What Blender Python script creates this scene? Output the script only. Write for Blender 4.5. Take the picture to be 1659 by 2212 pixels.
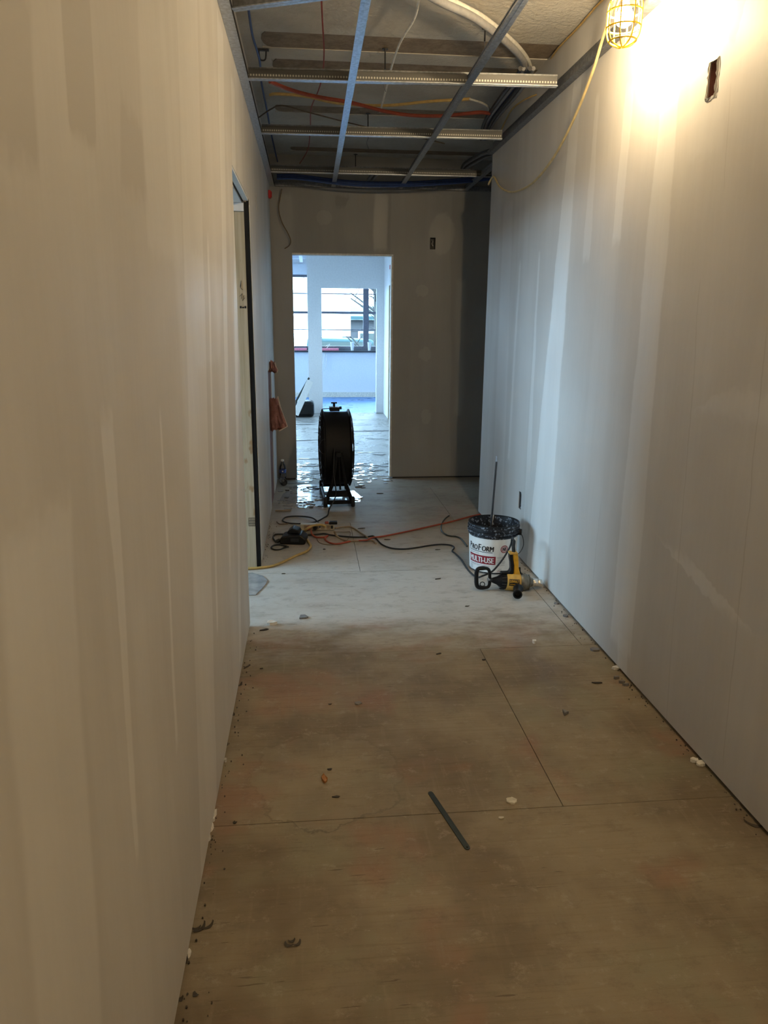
import bpy, bmesh, math, random
from mathutils import Vector, Matrix, Quaternion
random.seed(7)
for o in list(bpy.data.objects): bpy.data.objects.remove(o)
SC = bpy.context.scene
COL = SC.collection
# ------------------------------------------------------------------ camera
F, CX, CY, H = 1600.0, 829.5, 1106.0, 1.5
def _cam():
    fw = Vector((664 - CX, -(695 - CY), -F)).normalized()
    r = math.radians(-1.0)
    u0 = Vector((math.sin(r), math.cos(r), 0))
    u = (u0 - fw * u0.dot(fw)).normalized()
    x = fw.cross(u)
    return Matrix((x, fw, u))
M = _cam()
C0 = Vector((0, 0, H))
cd = bpy.data.cameras.new('camera'); cam = bpy.data.objects.new('camera', cd); COL.objects.link(cam)
cd.sensor_fit = 'VERTICAL'; cd.sensor_height = 36.0; cd.lens = F / 2212 * 36.0
cd.clip_start = 0.02; cd.clip_end = 200
cam.matrix_world = Matrix.Translation(C0) @ M.to_4x4()
SC.camera = cam
def ray(px, py): return M @ Vector((px - CX, -(py - CY), -F))
def Zp(px, py, z=0.0): d = ray(px, py); return C0 + d * ((z - H) / d.z)
def Xp(px, py, x): d = ray(px, py); return C0 + d * (x / d.x)
def Yp(px, py, y): d = ray(px, py); return C0 + d * (y / d.y)
# ------------------------------------------------------------------ light and exposure
W = bpy.data.worlds.new('overcast_sky'); SC.world = W; W.use_nodes = True
bg = W.node_tree.nodes['Background']
bg.inputs[0].default_value = (0.53, 0.78, 1.0, 1); bg.inputs[1].default_value = 24.0
vs = SC.view_settings
vs.view_transform = 'Standard'; vs.look = 'None'; vs.gamma = 1.0; vs.use_curve_mapping = False
vs.exposure = 0.17
LAMP_STRENGTH = 1150.0
def portal(name, loc, rot, sx, sy):          # guides sky sampling through a window opening, gives off nothing itself
    l = bpy.data.lights.new(name, 'AREA'); l.shape = 'RECTANGLE'; l.size = sx; l.size_y = sy
    l.cycles.is_portal = True
    o = bpy.data.objects.new(name, l); COL.objects.link(o); o.location = loc; o.rotation_euler = rot
    return o
# ------------------------------------------------------------------ node helpers
class S:
    def __init__(s, t, k): s.t = t; s.k = k
    def _m(s, op, *a, clamp=False):
        n = s.t.nodes.new('ShaderNodeMath'); n.operation = op; n.use_clamp = clamp
        for i, v in enumerate((s,) + a):
            if isinstance(v, S): s.t.links.new(v.k, n.inputs[i])
            else: n.inputs[i].default_value = v
        return S(s.t, n.outputs[0])
    def __add__(s, o): return s._m('ADD', o)
    __radd__ = __add__
    def __sub__(s, o): return s._m('SUBTRACT', o)
    def __rsub__(s, o): return (s * -1) + o
    def __mul__(s, o): return s._m('MULTIPLY', o)
    __rmul__ = __mul__
    def abs(s): return s._m('ABSOLUTE')
    def max(s, o): return s._m('MAXIMUM', o)
    def min(s, o): return s._m('MINIMUM', o)
    def sat(s): return s._m('ADD', 0.0, clamp=True)
    def step(s, a, b, c=0.0, d=1.0):
        n = s.t.nodes.new('ShaderNodeMapRange'); n.interpolation_type = 'SMOOTHSTEP'
        s.t.links.new(s.k, n.inputs[0])
        for i, v in enumerate((a, b, c, d)): n.inputs[i + 1].default_value = v
        return S(s.t, n.outputs[0])
def link(t, v, sock):
    if isinstance(v, S): t.links.new(v.k, sock)
    elif isinstance(v, (tuple, list)) and len(v) == 3: sock.default_value = (*v, 1)
    else: sock.default_value = v
def mix(t, f, a, b):
    n = t.nodes.new('ShaderNodeMix'); n.data_type = 'RGBA'
    link(t, f, n.inputs['Factor']); link(t, a, n.inputs[6]); link(t, b, n.inputs[7])
    return S(t, n.outputs[2])
def pos(t, obj=False):
    if obj: g = t.nodes.new('ShaderNodeTexCoord').outputs['Object']
    else: g = t.nodes.new('ShaderNodeNewGeometry').outputs['Position']
    sp = t.nodes.new('ShaderNodeSeparateXYZ'); t.links.new(g, sp.inputs[0])
    return S(t, g), S(t, sp.outputs[0]), S(t, sp.outputs[1]), S(t, sp.outputs[2])
def vec(t, x, y, z):
    n = t.nodes.new('ShaderNodeCombineXYZ')
    for i, v in enumerate((x, y, z)):
        if isinstance(v, S): t.links.new(v.k, n.inputs[i])
        else: n.inputs[i].default_value = v
    return S(t, n.outputs[0])
def noise(t, v, scale, detail=3, rough=0.5):
    n = t.nodes.new('ShaderNodeTexNoise'); t.links.new(v.k, n.inputs['Vector'])
    n.inputs['Scale'].default_value = scale; n.inputs['Detail'].default_value = detail; n.inputs['Roughness'].default_value = rough
    return S(t, n.outputs[0])
MATS = {}
def newmat(name):
    m = bpy.data.materials.new(name); m.use_nodes = True; t = m.node_tree
    MATS[name] = m
    return m, t, t.nodes['Principled BSDF']
def bump(t, b, h, strength, dist=0.01):
    n = t.nodes.new('ShaderNodeBump'); n.inputs['Strength'].default_value = strength; n.inputs['Distance'].default_value = dist
    t.links.new(h.k, n.inputs['Height']); t.links.new(n.outputs[0], b.inputs['Normal'])
def plain(name, col, rough=0.6, metal=0.0, var=0.12, scale=40.0, spec=0.5, trans=0.0, alpha=1.0, bmp=0.0):
    m, t, b = newmat(name)
    p, x, y, z = pos(t, True)
    n = noise(t, p, scale, 4)
    c = mix(t, n.step(0.3, 0.7), tuple(v * (1 - var) for v in col), tuple(min(1, v * (1 + var)) for v in col))
    link(t, c, b.inputs['Base Color'])
    b.inputs['Roughness'].default_value = rough; b.inputs['Metallic'].default_value = metal
    b.inputs['Specular IOR Level'].default_value = spec
    b.inputs['Transmission Weight'].default_value = trans
    b.inputs['Alpha'].default_value = alpha
    if bmp: bump(t, b, n, bmp)
    return m
def emit(name, col, st):
    m, t, b = newmat(name)
    b.inputs['Base Color'].default_value = (*col, 1)
    b.inputs['Emission Color'].default_value = (*col, 1); b.inputs['Emission Strength'].default_value = st
    return m
def splat(name, base, spot, scale, thr, rough=0.5, detail=5):
    m, t, b = newmat(name); p, x, y, z = pos(t, True)
    f = noise(t, p, scale, detail, 0.6).step(thr, thr + 0.07)
    link(t, mix(t, f, base, spot), b.inputs['Base Color']); b.inputs['Roughness'].default_value = rough
    return m
# ------------------------------------------------------------------ mesh helpers
class B:
    def __init__(s): s.v = []; s.f = []
    def add(s, vs, fs):
        k = len(s.v); s.v += [Vector(v) for v in vs]; s.f += [[i + k for i in f] for f in fs]; return s
    def box(s, c, d, rot=None):
        c = Vector(c); hx, hy, hz = (v / 2 for v in d)
        vs = [Vector((sx * hx, sy * hy, sz * hz)) for sz in (-1, 1) for sy in (-1, 1) for sx in (-1, 1)]
        if rot is not None: vs = [rot @ v for v in vs]
        return s.add([c + v for v in vs], [(0, 2, 3, 1), (4, 5, 7, 6), (0, 1, 5, 4), (2, 6, 7, 3), (0, 4, 6, 2), (1, 3, 7, 5)])
    def bb(s, a, b): return s.box([(i + j) / 2 for i, j in zip(a, b)], [abs(j - i) for i, j in zip(a, b)])
    def tube(s, pts, r, n=8, caps=True):
        pts = [Vector(p) for p in pts]; m = len(pts)
        rr = r if isinstance(r, (list, tuple)) else [r] * m
        T = []
        for i in range(m):
            d = pts[min(i + 1, m - 1)] - pts[max(i - 1, 0)]
            T.append(d.normalized() if d.length > 1e-9 else Vector((0, 0, 1)))
        a = Vector((0, 0, 1)) if abs(T[0].z) < 0.9 else Vector((1, 0, 0))
        N = (a - T[0] * a.dot(T[0])).normalized(); vs = []
        for i in range(m):
            N = (N - T[i] * N.dot(T[i]))
            N = N.normalized() if N.length > 1e-6 else T[i].orthogonal().normalized()
            Bn = T[i].cross(N)
            for k in range(n):
                an = 2 * math.pi * k / n
                vs.append(pts[i] + (N * math.cos(an) + Bn * math.sin(an)) * rr[i])
        fs = [(i * n + k, i * n + (k + 1) % n, (i + 1) * n + (k + 1) % n, (i + 1) * n + k) for i in range(m - 1) for k in range(n)]
        if caps: fs += [tuple(range(n))[::-1], tuple((m - 1) * n + k for k in range(n))]
        return s.add(vs, fs)
    def cyl(s, a, b, r0, r1=None, n=20): return s.tube([a, b], [r0, r0 if r1 is None else r1], n)
    def lathe(s, prof, o=(0, 0, 0), ax=(0, 0, 1), n=32, closed=False):
        o = Vector(o); q = Vector((0, 0, 1)).rotation_difference(Vector(ax).normalized()); vs = []; m = len(prof)
        for r, h in prof:
            for k in range(n):
                a = 2 * math.pi * k / n
                vs.append(o + q @ Vector((r * math.cos(a), r * math.sin(a), h)))
        fs = [(i * n + k, i * n + (k + 1) % n, (i + 1) * n + (k + 1) % n, (i + 1) * n + k) for i in range(m - 1) for k in range(n)]
        if closed: fs += [((m - 1) * n + k, (m - 1) * n + (k + 1) % n, (k + 1) % n, k) for k in range(n)]
        return s.add(vs, fs)
    def prism(s, poly, e):          # closed 3D polygon extruded by vector e
        e = Vector(e); n = len(poly); vs = [Vector(p) for p in poly]; vs += [v + e for v in vs]
        fs = [tuple(range(n))[::-1], tuple(range(n, 2 * n))] + [(i, (i + 1) % n, n + (i + 1) % n, n + i) for i in range(n)]
        return s.add(vs, fs)
def mesh(name, b, mat=None, smooth=False, recalc=True):
    me = bpy.data.meshes.new(name); me.from_pydata([tuple(v) for v in b.v], [], b.f)
    if recalc:
        bm = bmesh.new(); bm.from_mesh(me); bmesh.ops.recalc_face_normals(bm, faces=bm.faces); bm.to_mesh(me); bm.free()
    if smooth:
        for p in me.polygons: p.use_smooth = True
        try: me.set_sharp_from_angle(angle=math.radians(40))
        except Exception: pass
    if mat: me.materials.append(MATS[mat] if isinstance(mat, str) else mat)
    return me
def obj(name, b, mat, parent=None, smooth=False, loc=None, bevel=0.0):
    o = bpy.data.objects.new(name, mesh(name, b, mat, smooth)); COL.objects.link(o)
    if loc is not None: o.location = loc
    if parent is not None: o.parent = parent
    if bevel:
        m = o.modifiers.new('bevel', 'BEVEL'); m.width = bevel; m.segments = 2; m.limit_method = 'ANGLE'
    return o
def tag(o, label, cat, group=None):
    o['label'] = label; o['category'] = cat
    if group: o['group'] = group
    return o
def thing(name, label, cat, loc=(0, 0, 0), rz=0.0, group=None):
    o = bpy.data.objects.new(name, None); COL.objects.link(o); o.location = loc; o.rotation_euler = (0, 0, rz)
    o.empty_display_size = 0.05
    return tag(o, label, cat, group)
def single(name, b, mat, label, cat, group=None, smooth=False, bevel=0.0, base=None):
    """one-mesh thing with its origin at its own base"""
    xs = [v.x for v in b.v]; ys = [v.y for v in b.v]; zs = [v.z for v in b.v]
    c = Vector(base) if base else Vector(((min(xs) + max(xs)) / 2, (min(ys) + max(ys)) / 2, min(zs)))
    b.v = [v - c for v in b.v]
    return tag(obj(name, b, mat, None, smooth, c, bevel), label, cat, group)
def struct(name, b, mat, label=None, parent=None, smooth=False):
    o = obj(name, b, mat, parent, smooth)
    if parent is None:
        o['kind'] = 'structure'
        if label: o['label'] = label
    return o
def spline(pts, sub=8):
    pts = [Vector(p) for p in pts]; out = []
    for i in range(len(pts) - 1):
        p0 = pts[max(i - 1, 0)]; p1 = pts[i]; p2 = pts[i + 1]; p3 = pts[min(i + 2, len(pts) - 1)]
        for k in range(sub):
            t = k / sub
            out.append(0.5 * ((2 * p1) + (p2 - p0) * t + (2 * p0 - 5 * p1 + 4 * p2 - p3) * t * t + (3 * p1 - p0 - 3 * p2 + p3) * t ** 3))
    return out + [pts[-1]]
def text_geo(body, size, bold=0.0, shear=0.0, sx=1.0):
    cu = bpy.data.curves.new('lettering', 'FONT'); cu.body = body; cu.size = size; cu.offset = bold; cu.shear = shear
    cu.resolution_u = 3
    o = bpy.data.objects.new('lettering', cu); COL.objects.link(o)
    dg = bpy.context.evaluated_depsgraph_get(); me = bpy.data.meshes.new_from_object(o.evaluated_get(dg))
    vs = [(v.co.x * sx, v.co.y) for v in me.vertices]; fs = [tuple(p.vertices) for p in me.polygons]
    bpy.data.objects.remove(o); bpy.data.curves.remove(cu); bpy.data.meshes.remove(me)
    w = max(v[0] for v in vs)
    return vs, fs, w
def wall(name, mat, axis, at, th, u0, u1, z0, z1, holes=(), label=None):
    """slab with rectangular holes; axis 'x' = plane X=at running along Y, axis 'y' = plane Y=at running along X; th signed"""
    us = sorted({u0, u1, *[min(max(h[k], u0), u1) for h in holes for k in (0, 1)]})
    zs = sorted({z0, z1, *[min(max(h[k], z0), z1) for h in holes for k in (2, 3)]})
    solid = {}
    for i in range(len(us) - 1):
        for j in range(len(zs) - 1):
            uc = (us[i] + us[i + 1]) / 2; zc = (zs[j] + zs[j + 1]) / 2
            solid[i, j] = not any(h[0] < uc < h[1] and h[2] < zc < h[3] for h in holes)
    def P(u, z, d): return (at + d, u, z) if axis == 'x' else (u, at + d, z)
    b = B()
    for (i, j), s in solid.items():
        if not s: continue
        a, c, e, g = us[i], us[i + 1], zs[j], zs[j + 1]
        for d in (0, th): b.add([P(a, e, d), P(c, e, d), P(c, g, d), P(a, g, d)], [(0, 1, 2, 3)])
        for di, dj, q in ((-1, 0, ((a, e), (a, g))), (1, 0, ((c, e), (c, g))), (0, -1, ((a, e), (c, e))), (0, 1, ((a, g), (c, g)))):
            if not solid.get((i + di, j + dj), False):
                (p, q1), (r, s1) = q
                b.add([P(p, q1, 0), P(r, s1, 0), P(r, s1, th), P(p, q1, th)], [(0, 1, 2, 3)])
    me = mesh(name, b, mat, recalc=False)
    bm = bmesh.new(); bm.from_mesh(me); bmesh.ops.remove_doubles(bm, verts=bm.verts, dist=1e-5)
    bmesh.ops.recalc_face_normals(bm, faces=bm.faces); bm.to_mesh(me); bm.free()
    o = bpy.data.objects.new(name, me); COL.objects.link(o); o['kind'] = 'structure'
    if label: o['label'] = label
    return o
XL, XR, YE, YC, ZG, ZD = -0.316, 1.36, 7.17, 5.75, 2.665, 2.93
# ------------------------------------------------------------------ materials
def drywall(name, axis, paper, mud, bands, extra=None):
    """paper-faced gypsum board with bands of joint compound and painted-in tone; bands = (TL,TR,BL,BR,amount,soft) in wall metres (u,z)"""
    m, t, b = newmat(name); p, x, y, z = pos(t)
    u = y if axis == 'x' else x
    w1 = noise(t, vec(t, u * 1.0, z * 0.35, 0.0), 7, 1) - 0.5
    w2 = noise(t, vec(t, u * 1.0, z * 1.0, 3.0), 28, 1) - 0.5
    uu = u + w1 * 0.045 + w2 * 0.010
    zz = z + w2 * 0.05
    streak = noise(t, vec(t, u * 1.0, z * 0.06, 1.7), 5, 2, 0.5)
    cloud = noise(t, p, 1.6, 2, 0.55)
    fine = noise(t, vec(t, u * 1.0, z * 0.12, 5.0), 60, 1)
    f = streak.step(0.40, 0.68, 0.20, 0.38) + cloud.step(0.35, 0.7, -0.02, 0.14) + fine.step(0.3, 0.7, -0.02, 0.02)
    for (tl, tr, bl, br, amt, soft) in bands:
        zt = max(tl[1], tr[1]); zb = min(bl[1], br[1]); dz = max(zt - zb, 1e-3)
        if (tl[0] + bl[0]) > (tr[0] + br[0]): tl, tr, bl, br = tr, tl, br, bl
        ca, cb = (tl[0] + tr[0]) / 2, (bl[0] + br[0]) / 2; ha, hb = (tr[0] - tl[0]) / 2, (br[0] - bl[0]) / 2
        cs = (ca - cb) / dz; hs = (ha - hb) / dz
        d = (uu - zz._m('MULTIPLY_ADD', cs, cb - cs * zb)).abs() - zz._m('MULTIPLY_ADD', hs, hb - hs * zb)
        qz = (zz - (zt + zb) / 2).abs().step(dz / 2 - 0.05, dz / 2 + 0.01, amt, 0.0)
        f = d.step(-soft, soft, 1.0, 0.0)._m('MULTIPLY_ADD', qz, f)
    if extra: f = extra(t, f, uu, zz)
    fc = f.sat()
    c = mix(t, fc, paper, mud)
    link(t, c, b.inputs['Base Color'])
    link(t, fc.step(0, 1, 0.62, 0.42), b.inputs['Roughness']); b.inputs['Specular IOR Level'].default_value = 0.35
    return m
def Lq(*pp): return [(q.y, q.z) for q in (Xp(a, c, XL) for a, c in pp)]
def Rq(*pp): return [(q.y, q.z) for q in (Xp(a, c, XR) for a, c in pp)]
def Eq(*pp): return [(q.x, q.z) for q in (Yp(a, c, YE) for a, c in pp)]
def bd(q, pts, amt, soft=0.008): return (*q(*pts), amt, soft)
left_bands = [
    bd(Lq, [(-10, 1150), (160, 1150), (65, 2240), (222, 2240)], 0.34, 0.012),
    bd(Lq, [(218, 880), (246, 880), (294, 1850), (302, 1850)], 0.42, 0.006),
    bd(Lq, [(343, 870), (346, 870), (380, 1612), (386, 1612)], 0.5, 0.008),
    bd(Lq, [(384, -60), (424, -60), (428, 1830), (470, 1790)], 0.36, 0.012),
    bd(Lq, [(447, 500), (451, 500), (468, 1370), (472, 1370)], 0.5, 0.012),
    bd(Lq, [(470, 60), (482, 60), (495, 1235), (499, 1235)], 0.5, 0.012),
    bd(Lq, [(500, 180), (507, 180), (516, 1430), (521, 1430)], 0.5, 0.012),
    bd(Lq, [(300, -60), (381, -60), (322, 560), (394, 560)], 0.20, 0.02),
    bd(Lq, [(415, 570), (480, 570), (425, 790), (475, 790)], 0.22, 0.05),  # soft pale patch putting the wall's sheen into the colour
    bd(Lq, [(134, -40), (190, -40), (150, 300), (204, 305)], -0.55, 0.008),
    bd(Lq, [(-60, -60), (66, -40), (-20, 330), (86, 400)], -0.40, 0.012),
    bd(Lq, [(262, 250), (305, 250), (262, 420), (320, 420)], -0.25, 0.015),
]
right_bands = [
    bd(Rq, [(1240, 175), (1256, 175), (1136, 1230), (1180, 1260)], 0.55, 0.010),
    bd(Rq, [(1163, 540), (1166, 540), (1130, 1150), (1140, 1150)], 0.42, 0.008),
    bd(Rq, [(1122, 560), (1126, 560), (1096, 1000), (1100, 1000)], 0.35, 0.008),
    bd(Rq, [(1088, 440), (1108, 440), (1060, 1150), (1084, 1150)], 0.25, 0.02),
    bd(Rq, [(1430, 180), (1470, 180), (1318, 1385), (1368, 1380)], 0.40, 0.008),
    bd(Rq, [(1334, 1385), (1358, 1385), (1333, 1450), (1356, 1450)], 0.40, 0.006),
    bd(Rq, [(1352, 180), (1370, 180), (1322, 530), (1339, 530)], 0.40, 0.006),
    bd(Rq, [(1288, 200), (1296, 200), (1258, 570), (1272, 570)], 0.32, 0.006),
    bd(Rq, [(1490, 40), (1560, -60), (1490, 330), (1560, 330)], 0.16, 0.02),
    bd(Rq, [(1408, 1188), (1478, 1192), (1560, 1330), (1660, 1335)], 0.34, 0.02),
    bd(Rq, [(1512, 600), (1513.5, 600), (1437, 1560), (1438.5, 1560)], -0.30, 0.0012),
    bd(Rq, [(1655, 700), (1657, 700), (1560, 1660), (1562, 1660)], -0.30, 0.0012),
    bd(Rq, [(1578, 180), (1579.5, 180), (1560, 420), (1561.5, 420)], -0.25, 0.0012),
    bd(Rq, [(1298, 1080), (1299.5, 1080), (1276, 1290), (1277.5, 1290)], -0.20, 0.0012),
    bd(Rq, [(1600, 850), (1760, 850), (1480, 890), (1760, 890)], 0.2, 0.03),
    bd(Rq, [(1562, -60), (1640, -60), (1578, 82), (1588, 90)], -0.6, 0.006),
]
end_bands = [
    bd(Eq, [(808, 415), (838, 415), (808, 545), (838, 545)], 0.55, 0.012),
    bd(Eq, [(986, 600), (1004, 600), (984, 900), (1000, 900)], 0.4, 0.03),
    bd(Eq, [(585, 415), (632, 415), (600, 1040), (645, 1040)], 0.35, 0.03),
    bd(Eq, [(845, 415), (976, 415), (845, 1035), (972, 1035)], 0.22, 0.01),
    bd(Eq, [(725, 420), (758, 420), (725, 452), (745, 452)], -0.5, 0.01),
]
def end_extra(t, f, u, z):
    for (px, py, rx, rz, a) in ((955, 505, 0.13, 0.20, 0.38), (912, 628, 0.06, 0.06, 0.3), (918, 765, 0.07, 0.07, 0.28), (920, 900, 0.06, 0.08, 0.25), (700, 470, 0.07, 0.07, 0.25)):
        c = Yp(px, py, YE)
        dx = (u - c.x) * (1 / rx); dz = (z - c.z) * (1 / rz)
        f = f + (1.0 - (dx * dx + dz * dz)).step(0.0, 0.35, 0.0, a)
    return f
PAPER, MUD = (0.50, 0.475, 0.445), (0.74, 0.725, 0.70)
drywall('drywall_left', 'x', PAPER, MUD, left_bands)
drywall('drywall_right', 'x', PAPER, MUD, right_bands)
drywall('drywall_end_shaded', 'y', (0.25, 0.245, 0.235), (0.40, 0.39, 0.37), end_bands, end_extra)  # same board, darkened so the colour holds its backlit shade
drywall('drywall_plain', 'y', (0.55, 0.54, 0.53), (0.70, 0.70, 0.70), [])
drywall('drywall_plain_x', 'x', (0.55, 0.54, 0.53), (0.70, 0.70, 0.70), [])

def floor_mat():
    m, t, b = newmat('plywood_floor'); p, x, y, z = pos(t)
    big = noise(t, vec(t, x * 1.0, y * 1.0, 0.0), 1.7, 4, 0.6)
    red = noise(t, vec(t, x * 1.0, y * 1.0, 7.0), 2.3, 3, 0.6)
    grn = noise(t, vec(t, x * 1.0, y * 1.0, 13.0), 2.9, 3, 0.6)
    grain = noise(t, vec(t, x * 0.35, y * 9.0, 0.0), 9, 4, 0.65)
    grain2 = noise(t, vec(t, x * 5.0, y * 0.5, 4.0), 7, 3, 0.6)
    fine = noise(t, p, 90, 4, 0.65)
    c = mix(t, big.step(0.36, 0.64), (0.185, 0.143, 0.090), (0.31, 0.257, 0.178))
    c = mix(t, red.step(0.52, 0.66, 0.0, 0.60), c, (0.30, 0.165, 0.105))
    c = mix(t, grn.step(0.54, 0.68, 0.0, 0.5), c, (0.25, 0.235, 0.16))
    c = mix(t, grain.step(0.54, 0.70, 0.0, 0.22), c, (0.135, 0.098, 0.058))
    c = mix(t, grain2.step(0.54, 0.72, 0.0, 0.30), c, (0.31, 0.26, 0.185))
    c = mix(t, fine.step(0.55, 0.75, 0.0, 0.25), c, (0.155, 0.12, 0.08))
    # plaster dust tracked about in front of the side door and further on
    dn = noise(t, vec(t, x * 1.0, y * 2.2, 2.0), 2.2, 5, 0.7)
    dz = (y + (dn - 0.5) * 1.1).step(3.05, 3.75, 0.0, 1.0)
    far = (y + (dn - 0.5) * 1.2).step(4.4, 5.2, 1.0, 0.42)
    dust = dz * far * (dn.step(0.25, 0.55, 0.55, 1.0))
    c = mix(t, dust * 0.85, c, (0.56, 0.54, 0.50))
    # grey smear of old adhesive running along the right hand side
    gx = (x - 1.02 + (dn - 0.5) * 0.25).abs().step(0.0, 0.09, 1.0, 0.0) * (y - 2.95).abs().step(0.1, 0.75, 1.0, 0.0)
    c = mix(t, gx * 0.45, c, (0.19, 0.165, 0.155))
    # rounded patch of levelling compound with a ragged edge
    r = noise(t, vec(t, x * 1.0, y * 1.0, 21.0), 9, 4, 0.6) - 0.5
    dx = (x - 0.02) * (1 / 0.25); dy = (y - 2.22) * (1 / 0.26)
    d2 = (dx * dx + dy * dy) + r * 1.5 + (big - 0.5) * 1.6
    c = mix(t, d2.step(0.9, 1.0, 0.16, 0.0), c, (0.37, 0.33, 0.25))
    c = mix(t, (d2 - 1.0).abs().step(0.0, 0.07, 0.8, 0.0) * y.step(1.9, 2.2, 1.0, 0.25), c, (0.15, 0.12, 0.085))
    wear = noise(t, vec(t, x * 1.0, y * 1.5, 41.0), 9, 6, 0.78)
    c = mix(t, wear.step(0.50, 0.66, 0.0, 0.30), c, (0.125, 0.092, 0.06))
    wear2 = noise(t, vec(t, x * 1.0, y * 1.3, 47.0), 14, 6, 0.78)
    c = mix(t, wear2.step(0.54, 0.68, 0.0, 0.38), c, (0.43, 0.38, 0.30))
    # dark dings and splinters along the grain
    ding = noise(t, vec(t, x * 3.0, y * 40.0, 17.0), 3.2, 3, 0.5)
    dm = noise(t, vec(t, x * 1.0, y * 1.0, 53.0), 2.6, 1)
    c = mix(t, (ding + dm * 0.22).step(0.835, 0.865, 0.0, 0.75), c, (0.10, 0.065, 0.04))
    wht = noise(t, vec(t, x * 1.0, y * 1.6, 31.0), 19, 4, 0.6)
    c = mix(t, wht.step(0.70, 0.76, 0.0, 0.55), c, (0.55, 0.50, 0.42))
    link(t, c, b.inputs['Base Color'])
    link(t, grain.step(0.3, 0.7, 0.5, 0.72), b.inputs['Roughness']); b.inputs['Specular IOR Level'].default_value = 0.35
    bump(t, b, grain, 0.25, 0.004)
    return m
floor_mat()
def slab_mat(name, c1, c2, c3, gl):
    m, t, b = newmat(name); p, x, y, z = pos(t)
    n1 = noise(t, p, 2.2, 5, 0.65); n2 = noise(t, vec(t, x * 1.0, y * 5.0, 0.0), 5, 5, 0.7); n3 = noise(t, p, 30, 4, 0.6)
    c = mix(t, n1.step(0.3, 0.7), c1, c2); c = mix(t, n2.step(0.55, 0.7, 0.0, 0.6), c, c3)
    link(t, c, b.inputs['Base Color']); link(t, n1.step(0.35, 0.65, gl, gl + 0.25), b.inputs['Roughness'])
    bump(t, b, n2 + n3 * 0.5, 0.9, 0.02)
    return m
slab_mat('worn_slab', (0.30, 0.29, 0.27), (0.44, 0.43, 0.41), (0.15, 0.14, 0.13), 0.20)
slab_mat('blue_floor', (0.13, 0.29, 0.60), (0.19, 0.37, 0.70), (0.10, 0.16, 0.30), 0.25)  # mottled blue tone over the whole window room floor
def deck_mat():
    m, t, b = newmat('plastered_deck'); p, x, y, z = pos(t)
    n = noise(t, p, 38, 4, 0.6); n2 = noise(t, p, 2.5, 4, 0.6)
    c = mix(t, n2.step(0.3, 0.7), (0.45, 0.42, 0.37), (0.58, 0.55, 0.49)); c = mix(t, n.step(0.6, 0.75, 0.0, 0.4), c, (0.36, 0.32, 0.27))
    link(t, c, b.inputs['Base Color']); b.inputs['Roughness'].default_value = 0.85
    bump(t, b, n, 0.8, 0.012)
    m, t, b = newmat('bare_deck_strip'); p, x, y, z = pos(t)
    n = noise(t, p, 22, 4, 0.65)
    link(t, mix(t, n.step(0.3, 0.7), (0.20, 0.15, 0.105), (0.30, 0.235, 0.17)), b.inputs['Base Color']); b.inputs['Roughness'].default_value = 0.9
    bump(t, b, n, 0.5, 0.01)
deck_mat()
plain('galvanised', (0.50, 0.54, 0.60), 0.34, 0.9, 0.18, 60)
plain('galvanised_dull', (0.24, 0.25, 0.27), 0.5, 0.8, 0.2, 60)
plain('dark_steel', (0.05, 0.05, 0.055), 0.5, 0.6)
plain('black_gap', (0.006, 0.006, 0.006), 0.9)
plain('black_plastic', (0.008, 0.008, 0.009), 0.4, spec=0.3)
plain('black_paint', (0.005, 0.005, 0.006), 0.62, 0.0, spec=0.25)
plain('black_rubber', (0.014, 0.014, 0.015), 0.7)
plain('yellow_plastic', (0.72, 0.38, 0.02), 0.45)
plain('tan_yellow', (0.62, 0.36, 0.07), 0.5)
plain('cream_cord', (0.60, 0.48, 0.24), 0.55)
plain('yellow_cord', (0.46, 0.31, 0.10), 0.5)
plain('orange_cord', (0.33, 0.060, 0.028), 0.5)
plain('red_cord', (0.30, 0.04, 0.03), 0.5)
plain('blue_cord', (0.02, 0.05, 0.18), 0.5)
plain('grey_cord', (0.24, 0.24, 0.25), 0.6)
plain('white_cord', (0.70, 0.68, 0.62), 0.6)
plain('brown_cord', (0.16, 0.11, 0.07), 0.6)
plain('green_cord', (0.035, 0.04, 0.03), 0.5)
plain('tan_cord', (0.30, 0.22, 0.14), 0.6)
plain('beige_plastic', (0.42, 0.36, 0.26), 0.55)
plain('white_plastic', (0.78, 0.78, 0.76), 0.5)
plain('white_label', (0.80, 0.80, 0.78), 0.45, var=0.03)
plain('label_black', (0.01, 0.01, 0.012), 0.5)
plain('label_red', (0.26, 0.006, 0.02), 0.5, var=0.04)
plain('label_grey', (0.30, 0.31, 0.33), 0.5)
plain('label_pink', (0.62, 0.42, 0.42), 0.5)
plain('chrome', (0.75, 0.72, 0.66), 0.22, 1.0, 0.05)
plain('gearbox_grey', (0.20, 0.19, 0.16), 0.4, 0.6, 0.2)
plain('red_plastic', (0.50, 0.01, 0.015), 0.5)
plain('pink_paper', (0.36, 0.18, 0.165), 0.8, var=0.3, scale=18, bmp=0.3)
plain('torn_paper_edge', (0.66, 0.56, 0.50), 0.85)
plain('gypsum_white', (0.74, 0.72, 0.68), 0.85)
plain('grey_chip', (0.20, 0.19, 0.19), 0.6)
plain('dark_chip', (0.05, 0.038, 0.028), 0.7)
plain('white_chip', (0.66, 0.62, 0.52), 0.7)
plain('orange_wood', (0.36, 0.15, 0.035), 0.6)
plain('strip_steel', (0.035, 0.045, 0.042), 0.45, 0.5)
plain('wet_sheet', (0.34, 0.35, 0.36), 0.10, 0.0, 0.25, 12, spec=0.9)
plain('window_metal', (0.13, 0.13, 0.155), 0.5, 0.2)
plain('far_white', (0.72, 0.73, 0.75), 0.6, var=0.03)
plain('brick_outside', (0.028, 0.03, 0.034), 0.9)
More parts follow.
